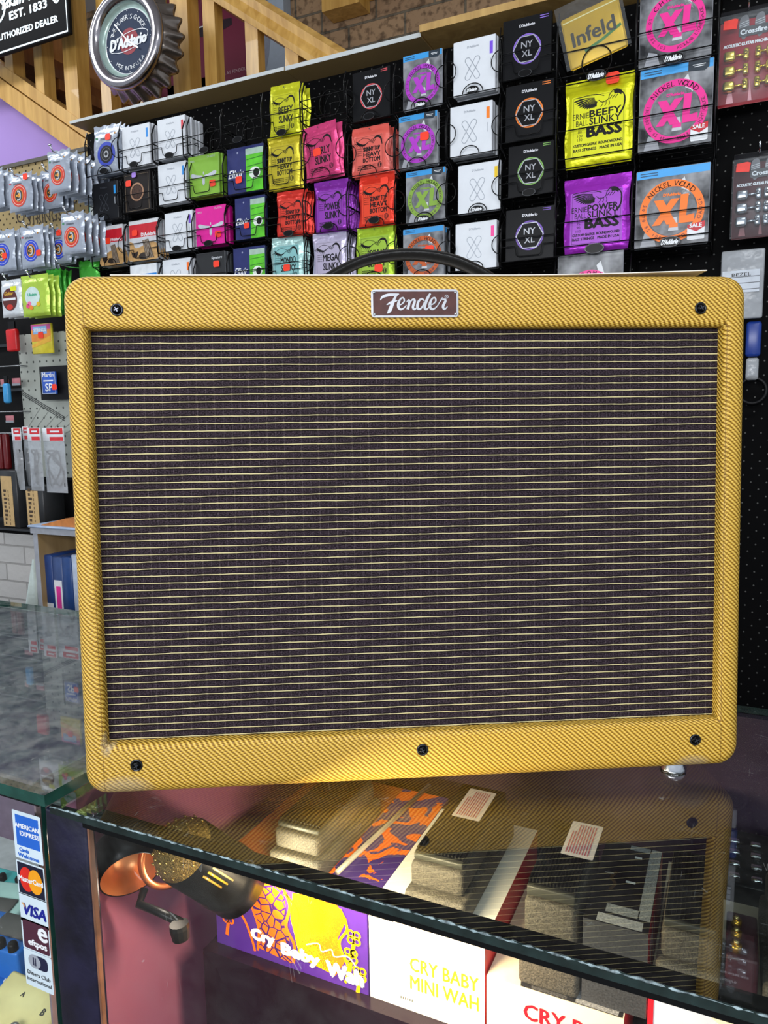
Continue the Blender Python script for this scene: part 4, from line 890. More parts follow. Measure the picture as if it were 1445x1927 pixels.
PK = [
 # rack index, kind, args, TL, BR, copies behind, label, short, stickers, tilt
 (0, 'ring', dict(ring='#2f44b8', coil=1, seed=3), (170, 240), (227, 322), 2, 'silver foil packet with blue ring and dark string coil, top left of the wire racks', 'silver foil packets', ((.58, .74),), .03),
 (0, 'xs', dict(base='#1c1d21', tag='#2b9ce8'), (171, 347), (223, 411), 4, 'charcoal box with bright blue tag below the silver foil packet with the coil', 'charcoal boxes', (), 0),
 (0, 'gbox', {}, (186, 427), (233, 497), 2, 'red and white box with guitar picture, the left one of the two', 'red and white guitar boxes', ((.35, .62),), 0),
 (1, 'xs', dict(tag='#2f8fe0'), (227, 241), (284, 309), 2, 'white box with blue tag, top row, right of the silver foil packet', 'white boxes', (), 0),
 (1, 'plain', dict(col='#221d1c', side='#1a1818', ring='#b4896c', edge='#8a7a64'), (231, 328), (284, 394), 3, 'dark brown box with bronze ring and orange and violet stickers', 'dark brown boxes', ((.20, .74), (.42, .93, .013, '#a884e0')), 0),
 (1, 'gbox', {}, (240, 417), (300, 487), 3, 'red and white box with guitar picture, the right one of the two', 'red and white guitar boxes', ((.22, .70),), 0),
 (1, 'plain', dict(col='#1f86dc', side='#c9d4de', topc='#e9eef2'), (243, 500), (297, 560), 4, 'blue box with white top band just above the amplifier edge', 'blue and white boxes', (), 0),
 (2, 'xs', dict(tag='#e02c3c'), (294, 226), (350, 292), 6, 'white box with red tag, front of the deepest stack in the top row', 'white boxes', (), 0),
 (2, 'xs', dict(tag='#2f8fe0'), (295, 311), (352, 379), 1, 'white box with blue tag, left of the lime green box', 'white boxes', (), 0),
 (2, 'xs', dict(tag='#8458d8'), (308, 402), (364, 468), 1, 'white box with violet tag, left of the magenta box', 'white boxes', (), 0),
 (2, 'xs', dict(tag='#ff7420'), (304, 490), (361, 556), 1, 'white box with orange tag, low, right of the blue box', 'white boxes', (), 0),
 (3, 'dfly', dict(col='#86b83c'), (352, 296), (413, 364), 2, 'lime green box with pale dragonfly shape', 'lime green boxes', ((.80, .27),), 0),
 (3, 'dfly', dict(col='#e01898'), (366, 392), (426, 458), 2, 'magenta box with pale dragonfly shape', 'magenta boxes', ((.75, .26),), 0),
 (3, 'plain', dict(col='#242527', side='#5a5d62', word='Signature', wx=72, ww=36), (367, 478), (425, 545), 2, 'black box with small script word and orange sticker under the magenta box', 'black boxes', ((.72, .68),), 0),
 (4, 'coat', {}, (425, 281), (497, 357), 0, 'navy and green packet with script word, uppermost of the three', '', ((.33, .30),), 0),
 (4, 'coat', {}, (440, 374), (500, 446), 0, 'navy and green packet with script word, middle of the three', '', ((.40, .33, .014),), 0),
 (4, 'coat', {}, (437, 468), (500, 540), 0, 'navy and green packet with script word, lowest of the three', '', (), 0),
 (5, 'slinky', dict(col='#d2d41c', panel='#c8ca22', words=['BEEFY', 'SLINKY'], seed=2), (503, 163), (563, 250), 3, 'yellow foil packet with eye drawing in the top row', 'yellow foil packets', (), .02),
 (5, 'slinky', dict(col='#dccb30', panel='#c4b42c', words=['SKINNY TOP', 'HEAVY', 'BOTTOM'], seed=4), (500, 258), (563, 350), 1, 'mustard yellow foil packet with eye drawing below the brighter yellow one', 'mustard foil packets', (), 0),
 (5, 'slinky', dict(col='#e4382c', panel='#e04030', words=['SKINNY TOP', 'HEAVY', 'BOTTOM'], seed=6), (517, 362), (576, 440), 2, 'red foil packet with eye drawing, left of the violet foil packet', 'red foil packets', (), .02),
 (5, 'slinky', dict(col='#b4dcd8', panel='#8cc4c4', words=['MONDO', 'SLINKY'], seed=8), (507, 448), (570, 530), 2, 'mint foil packet with eye drawing and orange sticker', 'mint foil packets', ((.52, .33),), 0),
 (6, 'slinky', dict(col='#e84a86', panel='#c83c70', words=['BURLY', 'SLINKY'], seed=9), (572, 236), (640, 328), 1, 'pink foil packet hanging tilted in its wire pocket', 'pink foil packets', ((.42, .48, .018),), -.10),
 (6, 'slinky', dict(col='#8a2ca8', panel='#9440b4', words=['POWER', 'SLINKY'], seed=11), (589, 343), (653, 432), 4, 'violet foil packet with eye drawing', 'violet foil packets', (), 0),
 (6, 'slinky', dict(col='#cfc8e4', panel='#b8b0c8', words=['MEGA', 'SLINKY'], seed=12), (586, 438), (650, 530), 3, 'lavender foil packet with eye drawing beside the carry handle', 'lavender foil packets', (), 0),
 (7, 'nyxl', dict(ring='#e0545c'), (662, 138), (734, 218), 0, 'black box with red ring and white hexagon', '', (), 0),
 (7, 'slinky', dict(col='#e46054', panel='#e86c60', words=['SKINNY TOP', 'HEAVY', 'BOTTOM'], seed=13, metal=.1), (660, 242), (730, 322), 4, 'salmon red glossy packet with eye drawing, above the brighter red one', 'salmon red packets', (), 0),
 (7, 'slinky', dict(col='#ee3a24', panel='#f04a2c', words=['SKINNY TOP', 'HEAVY', 'BOTTOM'], seed=14), (673, 330), (742, 421), 0, 'bright red-orange foil packet with eye drawing and sticker at its top', '', ((.74, .82),), 0),
 (7, 'slinky', dict(col='#b4d838', panel='#a0c440', words=['REGULAR', 'SLINKY'], seed=15), (668, 428), (740, 525), 1, 'lime foil packet with eye drawing seen through the carry handle', 'lime foil packets', ((.62, .22, .018),), 0),
 (8, 'xl', dict(col='#b43cc8', top='#3a9ce0', cap='7 STRING'), (757, 106), (832, 196), 0, 'packet with purple ring and blue top, uppermost of the two, badge on its pocket', '', (), 0),
 (8, 'xl', dict(col='#b43cc8', top='#3a9ce0', cap='4 SETS'), (749, 220), (823, 308), 1, 'packet with purple ring and blue top, with an orange sticker on its letters', 'purple ring packets', ((.68, .55, .018),), 0),
 (8, 'xl', dict(col='#86ac40', top='#3a9ce0', cap='3 SETS'), (762, 324), (838, 412), 1, 'packet with moss green ring and blue top', 'green ring packets', (), 0),
 (8, 'xl', dict(col='#c4581c', top='#3a9ce0'), (757, 432), (835, 520), 3, 'packet with burnt orange ring and blue top, partly behind the carry handle', 'burnt orange ring packets', ((.66, .55, .018),), 0),
 (9, 'xs', dict(tag='#7c50e0'), (852, 80), (932, 168), 2, 'white box with violet tag, uppermost in the column right of the ring packets', 'white boxes', (), 0),
 (9, 'xs', dict(tag='#ff8424'), (846, 202), (926, 285), 3, 'white box with orange tag, second in the column right of the ring packets', 'white boxes', (), 0),
 (9, 'xs', dict(tag='#f4cc20'), (861, 312), (941, 394), 0, 'white box with yellow tag', '', (), 0),
 (9, 'xs', dict(tag='#ff50a0'), (856, 422), (934, 503), 1, 'white box with pink tag', 'white boxes', (), 0),
 (10, 'nyxl', dict(ring='#8a6ad0'), (946, 40), (1037, 136), 0, 'black box with lilac ring and hexagon, top of its column', '', (), 0),
 (10, 'nyxl', dict(ring='#f08030'), (951, 163), (1041, 255), 0, 'black box with orange ring and hexagon', '', (), 0),
 (10, 'nyxl', dict(ring='#7cae58'), (956, 276), (1041, 362), 0, 'black box with green ring and hexagon', '', (), 0),
 (10, 'nyxl', dict(ring='#7a58b8'), (951, 396), (1042, 484), 0, 'black box with dark violet ring and hexagon, bottom of its column', '', (), 0),
 (11, 'bass', dict(col='#dcdc14', panel='#e2e420', words=['BEEFY'], nums=['65', '80', '100', '130']), (1064, 153), (1188, 300), 0, 'large bright yellow foil packet with eagle drawing', '', ((.70, .94, .022),), .0),
 (11, 'bass', dict(col='#a42cc0', panel='#a44cc8', words=['POWER'], nums=['55', '75', '90', '110']), (1062, 338), (1182, 468), 0, 'large magenta-violet foil packet with eagle drawing', '', (), 0),
 (11, 'xl', dict(col='#f02c96', arc='CHROMES', ro=36, cy=.40), (1049, 480), (1170, 600), 0, 'large packet with pink ring just showing above the amplifier', '', (), 0),
 (12, 'xl', dict(col='#f02c96', arc='CHROMES', ro=41, cy=.5), (1205, -22), (1338, 105), 0, 'large packet with pink ring and no top band, cut by the top of the photo', '', (), 0),
 (12, 'xl', dict(col='#f02c96', top='#4aa8ec', cap='4 SETS', sale=1, arc3='130 100 80 65 45'), (1204, 132), (1338, 268), 0, 'large packet with pink ring, blue top band and sale label', '', (), 0),
 (12, 'xl', dict(col='#ff7c18', top='#4aa8ec', sale=1, arc2='MEDIUM GAUGE'), (1197, 323), (1332, 455), 1, 'large packet with orange ring, blue top band and sale label', 'orange ring packets', (), 0),
]
pockets = {}
for r, kd, a, TL, BR, n, lab, what, stk, tilt in PK:
    x0, x1, z0, z1 = put_pack(kd, a, TL, BR, n, lab, (BH(what, lab) if n else None), stk, tilt=tilt, dy=.0125 if kd in ('slinky', 'ring') else .0095)
    pockets.setdefault(r, []).append((x0, x1, z0, z1, kd))
# two empty pockets and the gold packet pocket
for r, TL, BR in ((3, (358, 215), (418, 282)), (4, (420, 195), (482, 262)), (6, (582, 140), (640, 215)), (11, (1062, 20), (1190, 138))):
    p, q = on_y(*TL, 1.40), on_y(*BR, 1.40); pockets.setdefault(r, []).insert(0, (p.x, q.x, q.z, p.z, 'empty'))

# gold packet leaning in its pocket
p = on_y(1117, 62, 1.395); m = MB(); gw, gh = .098, .088
GOLD = P('#d0a408', .35, .35, .1, 30); m.rbox(-gw / 2, gw / 2, 0, .006, -gh / 2, gh / 2, .004, GOLD, 2)
pp = Paint(m, gw, x0=-gw / 2, z0=-gh / 2); pp.text('Infeld', 50, 48, P('#2c2408', .5), w=74, n=1, bold=1.0); pp.line([(30, 22), (60, 28), (96, 40)], 5, P('#3c7a2c', .4), 1); pp.rect(3, 80, 97, 82, P('#e8dc9c', .3), 1)
o = m.build('string_packet', None, p, 'gold packet with dark lettering leaning sideways in its wire pocket', 'string packet'); o.rotation_euler = (0, R(-13), 0)
m = MB(); m.rbox(-gw / 2 - .006, gw / 2 + .006, -.003, -.002, -gh / 2, gh / 2 + .020, .0004, FILM, 1); m.build('clear_sleeve', o, (0, 0, 0), label='clear hanging sleeve')

# wire racks
RK = ['leftmost black wire rack, holding the silver ring packet', 'black wire rack holding the dark bronze-ring box', 'black wire rack holding four white boxes left of the green box', 'black wire rack holding the lime and magenta dragonfly boxes',
      'black wire rack holding the navy and green packets', 'black wire rack holding the yellow eye packets', 'black wire rack holding the pink and violet eye packets', 'black wire rack holding the red-ring box and red eye packets',
      'black wire rack holding the purple-ring and green-ring packets', 'black wire rack holding white boxes beside the black hexagon boxes', 'black wire rack holding the four black hexagon boxes', 'black wire rack holding the gold packet and large eagle packets', 'rightmost black wire rack, holding the large pink-ring packets']
LOOPY = (0, 6, 7, 8, 9); BADGE = P('#0d0d0e', .3)
def arc3(cx, cz, r, a0, a1, y, n=12, sq=1.0): return [(cx + r * math.cos(R(a0 + (a1 - a0) * k / n)), y, cz + r * sq * math.sin(R(a0 + (a1 - a0) * k / n))) for k in range(n + 1)]
for r in range(13):
    pk = pockets[r]; X0 = min(p[0] for p in pk) - .004; X1 = max(p[1] for p in pk) + .004; zt = max(p[3] for p in pk) + .002; zb = min(p[2] for p in pk) - .006
    rt = thing('wire_rack', ((X0 + X1) / 2, 1.49, zb), RK[r], 'wire rack', 'wire racks on the display wall'); O = Vector(rt.location); inv = Matrix.Translation(-O)
    big = r >= 11; wr = .0011 if big else .0010; yf = 1.3925
    for xs in (X0, X1):
        m = MB(); pts = []
        srt = sorted(pk, key=lambda q: -q[3])
        for q in srt:
            zt_ = min(q[3], 2.07); pts += [(xs, 1.402, zt_ - .01), (xs, yf, zt_ - .35 * (q[3] - q[2])), (xs, yf, q[2] + .002), (xs, 1.425, q[2] - .010)]
        m.tube(pts, wr * 1.35, WIRE, 6); m.tube([(xs, 1.485, zt if zt < 2.07 else 2.06), (xs, 1.485, zb)], wr * 1.3, WIRE, 6)
        o = m.build('upright', rt); o.location = -O
    for i, (x0, x1, z0, z1, kd) in enumerate(pk):
        h = z1 - z0; m = MB(); cx = (x0 + x1) / 2
        for xs in (X0, X1):
            m.tube([(xs, yf, z0 - .001), (xs, 1.484, z0 - .001)], wr, WIRE, 5); m.tube([(xs, yf, z0 + .42 * h), (xs, 1.484, z0 + .42 * h)], wr, WIRE, 5)
        for f in (.0, .33, .66, 1.0): m.tube([(X0, yf + f * .088, z0 - .0015), (X1, yf + f * .088, z0 - .0015)], wr, WIRE, 5)
        if r in LOOPY and kd != 'empty':
            for sg, xs in ((1, X0), (-1, X1)):
                m.tube(arc3(xs, z0 + .45 * h, .20 * h, -90 if sg > 0 else 270, 90, yf, 12) if sg > 0 else arc3(xs, z0 + .45 * h, .20 * h, 90, 270, yf, 12), wr, WIRE, 5)
            m.tube(arc3(cx, z0, .20 * h, 0, 180, yf, 12, .8), wr, WIRE, 5)
        elif kd == 'empty' and r in (3, 4, 6):
            for k, rr in enumerate((.34, .27)): m.tube(arc3(cx, z0 + .38 * h, rr * h, -30, 330, 1.45 - .03 * k, 24, 1.1), wr, WIRE, 5, True)
            m.tube([(X0, yf, z0 + .42 * h), (X1, yf, z0 + .45 * h)], wr, WIRE, 5)
            m.tube([(X0, yf, z0 + .24 * h), (cx - .018, yf, z0 + .24 * h), (cx - .016, yf, z0 + .03 * h), (cx + .016, yf, z0 + .03 * h), (cx + .018, yf, z0 + .24 * h), (X1, yf, z0 + .24 * h)], wr, WIRE, 5)
        elif big:
            for f in (.10, .42): m.tube([(X0, yf, z0 + f * h), (X1, yf, z0 + f * h)], wr, WIRE, 5)
            if kd == 'empty': m.tube(arc3(cx, z0 + .22 * h, .20 * h, 0, 360, yf - .001, 24), wr, WIRE, 5, True)
        else:
            m.tube([(X0, yf, z0 + .42 * h), (X1, yf, z0 + .42 * h)], wr, WIRE, 5)
            a = (x1 - x0) * .28
            m.tube([(X0, yf, z0 + .27 * h), (cx - a, yf, z0 + .27 * h), (cx - a + .003, yf, z0 + .10 * h), (cx - a + .006, yf, z0 + .07 * h), (cx + a - .006, yf, z0 + .07 * h), (cx + a - .003, yf, z0 + .10 * h), (cx + a, yf, z0 + .27 * h), (X1, yf, z0 + .27 * h)], wr, WIRE, 5)
        po = m.build('pocket', rt); po.location = -O
        if (r, i) in ((0, 0), (1, 0), (2, 0), (2, 2), (3, 0), (3, 2), (4, 0), (5, 0), (5, 2), (6, 2), (7, 0), (7, 2), (8, 0), (8, 2), (9, 0), (9, 2), (10, 0), (10, 2), (11, 0), (11, 2), (12, 0), (12, 2)):
            lettered = r in (8, 9, 11, 12) and (r, i) != (11, 2)
            m = MB(); bw = .017 if big else .0125; zc = z0 + .035 * h + (.006 if kd == 'slinky' and r > 5 else 0)
            m.prism([(cx + bw * math.cos(2 * math.pi * k / 24), zc + bw * .52 * math.sin(2 * math.pi * k / 24)) for k in range(24)], yf - .0035, yf - .0015, BADGE)
            q = Paint(m, bw * 2, y0=yf - .0035, x0=cx - bw, z0=zc)
            q.ring(50, 0, 48, 45, P('#5a5c60', .3, .5), 1, 30, .52)
            if lettered: q.text("D'Addario", 50, 0, WHITE, w=76, h=24, n=1, shear=.3, bold=1.6)
            bo = m.build('badge', po); bo['label'] = 'black oval badge' + (' with white lettering' if lettered else '')

# ------------------------------------------------------------------ inside the right counter: boxes, pedals, spot lamp
SZ = 0.7752
def carton(name, x0, x1, y0, y1, z0, z1, mat, label, top=None, right=None, cat='box'):
    m = MB(); m.box(x0, x1, y0, y1, z0, z1, mat, None, top or mat, mat, mat, right or mat); return m, (x0, x1, y0, y1, z0, z1)
# A: printed orange and purple carton
x0, x1, y0, z0, z1 = -.497, -.3105, .600, SZ, .870
PU = P('#4b2a86', .25, 0, .05); OR = P('#ff6c12', .25, 0, .05); YE = P('#ffc808', .25, 0, .05)
m, _ = carton('carton', x0, x1, y0, .83, z0, z1, PU, '', SPLASH)
Wd = x1 - x0; H = (z1 - z0) / Wd * 100; p = Paint(m, Wd, y0=y0, x0=x0, z0=z0, eps=.0002)
p.poly([(20, H - 1), (48, H - 1), (50, H * .5), (52, 3), (28, 6), (30, H * .35), (24, H * .7)], SWIRL, 1)
p.poly([(54, H - 4), (80, H - 1), (88, H * .8), (82, H * .55), (86, H * .30), (80, 5), (60, 8), (56, H * .3), (52, H * .6)], STIP, 1)
p.line(bez([(12, H * .55), (20, H * .42), (25, H * .2), (27, 3)], 6), 1.6, OR, 2); p.line(bez([(20, H - 2), (26, H * .6), (30, H * .35), (29, 4)], 6), 1.4, OR, 2)
p.line(bez([(48, H - 3), (52, H * .75), (49, H * .5), (54, H * .3), (53, 4)], 6), 2.0, OR, 3); p.line(bez([(50, H - 6), (57, H * .7), (55, H * .45), (58, H * .2)], 6), 1.2, YE, 3)
p.line(bez([(84, H * .9), (88, H * .7), (83, H * .5), (88, H * .25), (86, 3)], 6), 1.5, YE, 3)
for cx, cy, c in ((9, H * .38, OR), (92, H * .62, YE), (95, H * .22, YE), (90, H * .40, YE)):
    for k in range(4): a = R(45 + 90 * k); p.ring(cx + 2.6 * math.cos(a), cy + 2.8 * math.sin(a), 2.4, 1.2, c, 4, 14)
    p.line([(cx, cy - 3), (cx - 1.5, cy - 12)], 2.2, c, 4)
for k, (t, u, v, wd) in enumerate((('Cry', 33, H * .26, 15), ('Baby', 58, H * .20, 24), ('Wah', 86, H * .17, 22))): p.text(t, u, v, WHITE, w=wd, h=8.5, n=6, bold=.9)
p.line(bez([(62, H * .36), (70, H * .42), (72, H * .34), (78, H * .40), (80, H * .33), (88, H * .38), (93, H * .30)], 6), .7, WHITE, 6)
m.box(-.496, -.372, .606, .829, .8701, .8704, P('#a4521c', .35, 0, .15, 12))
m.build('product_box', None, None, 'orange, purple and yellow printed box inside the counter, left of the white boxes', 'box')
# B: white carton
x0, x1, z1 = -.3085, -.190, .872; m, _ = carton('b', x0, x1, .600, .80, SZ, z1, P('#f2efe6', .5, 0, .02), '', None, P('#e02a2a', .4))
Wd = x1 - x0; H = (z1 - SZ) / Wd * 100; p = Paint(m, Wd, y0=.600, x0=x0, z0=SZ, eps=.0002); YG = P('#e2e21c', .5, 0, .03)
p.text('CRY BABY', 66, H * .52, YG, w=58, h=12, n=1, bold=.3); p.text('MINI WAH', 66, H * .32, YG, w=58, h=12, n=1, bold=.3)
for k in range(6): p.rect(28 + k * 2, H * .10, 29 + k * 2, H * .13, P('#5a5a50', .5), 1)
m.build('product_box', None, None, 'brightly lit white box with faint yellow lettering, under the counter glass', 'box')
# C: white and red carton lying flat with a printed top
x0, x1, z1 = -.188, -.067, .838; m, _ = carton('c', x0, x1, .600, .74, SZ, z1, P('#e4d8c4', .5, 0, .03), '', P('#d8ccb8', .5), RED)
Wd = x1 - x0; H = (z1 - SZ) / Wd * 100; p = Paint(m, Wd, y0=.600, x0=x0, z0=SZ, eps=.0002)
p.text('CRY BABY', 66, H * .64, RED, w=74, h=12.5, n=1, bold=.5); p.text('ORIGINAL WAH', 66, H * .34, RED, w=74, h=9, n=1, bold=.4)
k_ = Wd / 100; q = Paint(m, Wd, lay=lambda u, v, n: (x0 + u * k_, .600 + v * k_, z1 + n * .0002))
PRN = P('#4a4a4c', .5, 0, .6, 700); q.poly([(26, 0.5), (99, 0.5), (99, 60), (14, 60)], P('#26262a', .5), 1); q.poly([(34, 1), (60, 1), (58, 40), (24, 40)], PRN, 2); q.poly([(66, 1), (96, 1), (98, 40), (66, 40)], P('#8c8e92', .5, 0, .5, 700), 2)
q.rect(48, 8, 55, 11, WHITE, 3); q.ring(84, 14, 7, 5, CHROME, 3, 20, .6)
m.build('product_box', None, None, 'cream box with red lettering and a printed black pedal on its lid', 'box')
# D: tall box with red side
x0, x1, z1 = -.1075, -.0525, .925; m, _ = carton('d', x0, x1, .748, .86, SZ, z1, P('#1c1c20', .5), '', None, RED)
x0, x1, y0, y1, z1 = -.1035, -.0500, .605, .735, .918; m = MB(); m.box(x0, x1, y0, y1, z1 - .078, z1, P('#8c8e90', .5), None, P('#17171a', .4), None, P('#38393c', .5, 0, .4, 600), RED)
k_ = (x1 - x0) / 100; q = Paint(m, x1 - x0, lay=lambda u, v, n: (x0 + u * k_, y0 + v * k_, z1 + n * .0002)); SPK = P('#8a9094', .5, 0, .4, 700)
q.rect(80, 30, 99, 240, SPK, 1); q.rect(45, 225, 82, 240, SPK, 1); q.rect(30, 30, 82, 52, SPK, 1); q.rect(20, 2, 90, 24, P('#a8acb0', .5, 0, .3, 500), 1)
q.rect(50, 120, 66, 126, WHITE, 2); q.rect(56, 200, 68, 206, WHITE, 2); q.line(bez([(28, 90), (34, 110), (26, 125), (32, 145)], 5), 6, CHROME, 2)
q2 = Paint(m, .1, lay=lambda u, v, n: (x1 + n * .0002, y0 + u * .001, z1 - .078 + v * .001))
for k in range(3): q2.line(bez([(20 + k * 14, 10), (28 + k * 14, 30), (24 + k * 14, 62)], 4), 4, WHITE, 1)
m.build('product_box', None, None, 'dark printed box with bright red side, between the second and third pedal', 'box')
# its supporting box below
x0, x1, z1 = -.048, .13, .870; m, _ = carton('e', x0, x1, .600, .80, SZ, z1, P('#d9dce6', .5, 0, .03), '', P('#d4c8b0', .5))
m.box(x0 - .0004, x0 + .0042, .5994, .6006, SZ, z1, RED); p = Paint(m, .1, y0=.600, x0=x0, z0=SZ, eps=.0003)
p.poly([(5, 94), (40, 94), (110, 50), (110, 94)], P('#efe2c0', .5), 1); p.ring(40, 45, 16, 12, RED, 2); p.text('CRY BABY', 80, 50, RED, w=46, n=3, bold=.5)
m.build('product_box', None, None, 'white box with red edge at the lower right, carrying the rightmost wah pedals', 'box')

PAD = P('#101110', .55, 0, .2, 300); LAB = P('#e9e1e0', .5, 0, .03); CAST = P('#4c4840', .7, .1, .5, 600, .0008, 700)
def wah(x0, x1, y0, y1, zb, zt, label, lab=None, yaw=0.0, ribs=14, body=None):
    cx, cy = (x0 + x1) / 2, (y0 + y1) / 2; w, d, h = x1 - x0, y1 - y0, zt - zb; t = thing('wah_pedal', (cx, cy, zb), label, 'guitar pedal', 'wah pedals under the counter glass'); t.rotation_euler.z = yaw
    body = body or CAST
    m = MB(); m.rbox(-w / 2, w / 2, -d / 2, d / 2, 0, h * .42, .005, body, 3); m.build('base', t)
    m = MB(); bm_ = bmesh.new(); m.rbox(-w * .43, w * .43, -d * .46, d * .44, h * .44, h * .84, .005, body, 3); m.build('rocker', t)
    m = MB(); m.rbox(-w * .40, w * .40, -d * .43, d * .42, h * .85, h * .95, .0015, P('#34352f', .5), 2)
    for k in range(ribs): xx = -w * .37 + k * w * .74 / (ribs - 1); m.box(xx - w * .012, xx + w * .012, -d * .40, d * .39, h * .95, h, PAD)
    m.box(-w * .39, w * .39, -d * .41, d * .41, h * .95, h * .965, PAD); tr = m.build('treadle_pad', t, None, 'black ribbed rubber pad')
    if lab:
        u, v, lw, ll, ang = lab; m = MB(); p = Paint(m, lw, lay=lambda a, b, n: ((a - 50) * lw / 100, (b - 50) * lw / 100, n * .0002)); hh = ll / lw * 50
        p.rrect(0, 50 - hh, 100, 50 + hh, 5, LAB, 1)
        for k in range(9): p.rect(12 + k * 8.4, 50 - hh * .85, 15.5 + k * 8.4, 50 + hh * (.85 if k > 1 else .4), P('#c86a78', .5, 0, .5, 1500), 2)
        o = m.build('warning_label', tr, (u * w, v * d, h + .0006)); o.rotation_euler.z = ang; o['label'] = 'white label with red small print'
    m = MB()
    for s_ in (-1, 1): m.cyl(.0032, 0, .003, CHROME, 14, Matrix.Translation((s_ * w * .30, d * .47, h * .5)))
    m.build('jack_nut', t)
    return t
def lab_at(px, py, cx, cy, w, d):
    q = on_z(px, py, .936); return ((q.x - cx) / w, (q.y - cy) / d, .030, .062, 0)
wah(-.272, -.210, .602, .775, .8726, .935, 'black ribbed wah pedal with white label, left one of the two labelled pedals', lab_at(893, 1513, -.241, .6885, .062, .173))
wah(-.160, -.1060, .602, .738, .8386, .935, 'black ribbed wah pedal with white label, right one of the two labelled pedals', lab_at(1096, 1580, -.133, .670, .054, .136))
wah(-.044, .006, .602, .730, .8706, .935, 'wah pedal without a label beside the red-sided box', None, 0, 12)
wah(.036, .092, .604, .735, .8706, .940, 'wah pedal cut by the right edge of the photo', None, 0, 12)
wah(-.434, -.370, .612, .760, .8706, .925, 'grey cast pedal on the orange and purple box, half hidden by the reflection', None)
m = MB(); a, b_ = on_z(634, 1642, .8733), on_z(808, 1478, .8733); m.tube([a, b_], .0030, P('#b8b2a6', .3, .3), 8); m.build('pale_line_rod', None, None, 'thin rod added as the pale line on the orange and purple box', 'rod')  # rod added in place of the pale line between box tops
# small gear at the right end
t = thing('effects_pedal', (.018, .61, SZ + .0952), 'dark maroon pedal with three gold jacks at the lower right', 'guitar pedal')
m = MB(); m.rbox(-.0095, .0145, 0, .06, 0, .045, .002, P('#3a1420', .4), 2); m.build('housing', t)
for k in range(3): m = MB(); m.cyl(.0042, 0, .006, P('#d8a840', .25, .9), 16); m.cyl(.0022, .006, .009, P('#f0d890', .2, .9), 12); m.build('gold_jack', t, (-.002, .008 + k * .016, .045))
t = thing('mixer', (.055, .80, .86), 'black gear with chrome switches and a red button behind the right pedals', 'audio gear')
m = MB(); m.rbox(-.05, .07, -.045, .06, -.084, .030, .003, P('#0f1014', .3), 2); m.build('housing', t)
for k in range(4):
    for j in range(3):
        m = MB(); m.rbox(-.005, .005, -.004, .004, 0, .004, .001, CHROME, 1); m.build('switch', t, (-.040 + j * .020, -.035 + k * .022, .030))
m = MB(); m.cyl(.008, 0, .008, P('#d81c24', .3), 20); m.build('button', t, (.025, .0, .030), 'red button')

# spot lamp on an arm at the left end of the counter
Pe, Ps = on_y(449, 1664, .560), on_y(348, 1600, .505)
def aim_M(a, b):
    d = (b - a).normalized(); q = d.to_track_quat('Z', 'Y'); return Matrix.Translation(a) @ q.to_matrix().to_4x4()
lamp = thing('spot_lamp', on_y(250, 1650, .52), 'black spot lamp with copper reflector and gold mesh on an arm inside the counter', 'lamp'); LO = Matrix.Translation(-Vector(lamp.location))
def lpart(m, name, label=None):
    o = m.build(name, lamp, None, label); o.location = -Vector(lamp.location); return o
BM = aim_M(Ps, Pe); Lb = (Pe - Ps).length; BLKM = P('#1a1b1e', .32, .5)
m = MB(); m.lathe([(.027, -.004), (.031, 0), (.0315, Lb * .68), (.0325, Lb * .69), (.0325, Lb), (.0305, Lb), (.030, .004), (.0, .004)], BLKM, 40, BM); lpart(m, 'barrel')
m = MB(); GM = P('#8a7440', .3, .8, .7, 900, .002, 900)
m.lathe([(.030 * math.cos(t), -.030 * math.sin(t) * .9) for t in [k * math.pi / 16 for k in range(9)]], GM, 32, BM)
for k in range(16):
    for j in range(1, 5):
        t_ = j * math.pi / 11; a = 2 * math.pi * (k + (j % 2) * .5) / 16; c = Vector((.0305 * math.cos(t_) * math.cos(a), .0305 * math.cos(t_) * math.sin(a), -.0275 * math.sin(t_)))
        m.tube([c + Vector((-.002, 0, 0)), c + Vector((.002, 0, 0))], .0009, P('#e8c878', .25, .9), 4, M=BM)
lpart(m, 'mesh_dome', 'gold mesh dome')
Pc = on_y(236, 1612, .52); CM = aim_M(Pc, Pc + Vector((.62, -.42, -.30)))
m = MB(); m.lathe([(.0, -.020), (.024, -.020), (.029, -.014), (.030, .022), (.0285, .022)], BLKM, 40, CM); lpart(m, 'lamp_cup')
m = MB(); m.lathe([(.0285, .022), (.027, .004), (.020, -.008), (.006, -.014), (0, -.014)], P('#c88858', .3, .6, .1), 40, CM); lpart(m, 'reflector', 'copper reflector')
m = MB(); c0 = Pc + Vector((.035, .022, -.004)); m.lathe([(.026, -.006), (.031, .0), (.026, .006), (.024, 0), (.026, -.006)], P('#d07a48', .3, .7, .1), 36, aim_M(c0, c0 + Vector((.75, -.35, .25)))); lpart(m, 'trim_ring', 'copper ring')
m = MB(); a = on_y(262, 1702, .505); b_ = on_y(345, 1738, .505); m.tube([a + Vector((-.004, .012, .008)), a, (a + b_) / 2 + Vector((0, 0, .001)), b_], .0042, BLKM, 10); lpart(m, 'arm')
m = MB(); kM = aim_M(b_ + Vector((0, -.006, .004)), b_ + Vector((.002, -.006, -.014))); m.lathe([(.0, 0), (.009, 0), (.0095, .004), (.008, .015), (0, .015)], BLACKP, 12, kM, False, False); lpart(m, 'knob')
m = MB(); m.tube([Pc + Vector((-.012, .02, 0)), Vector((-.574, Pc.y + .05, Pc.z))], .005, BLKM, 10); lpart(m, 'bracket')
toCam = BM.inverted() @ CAM; an0 = math.atan2(toCam.y, toCam.x)
m = MB()
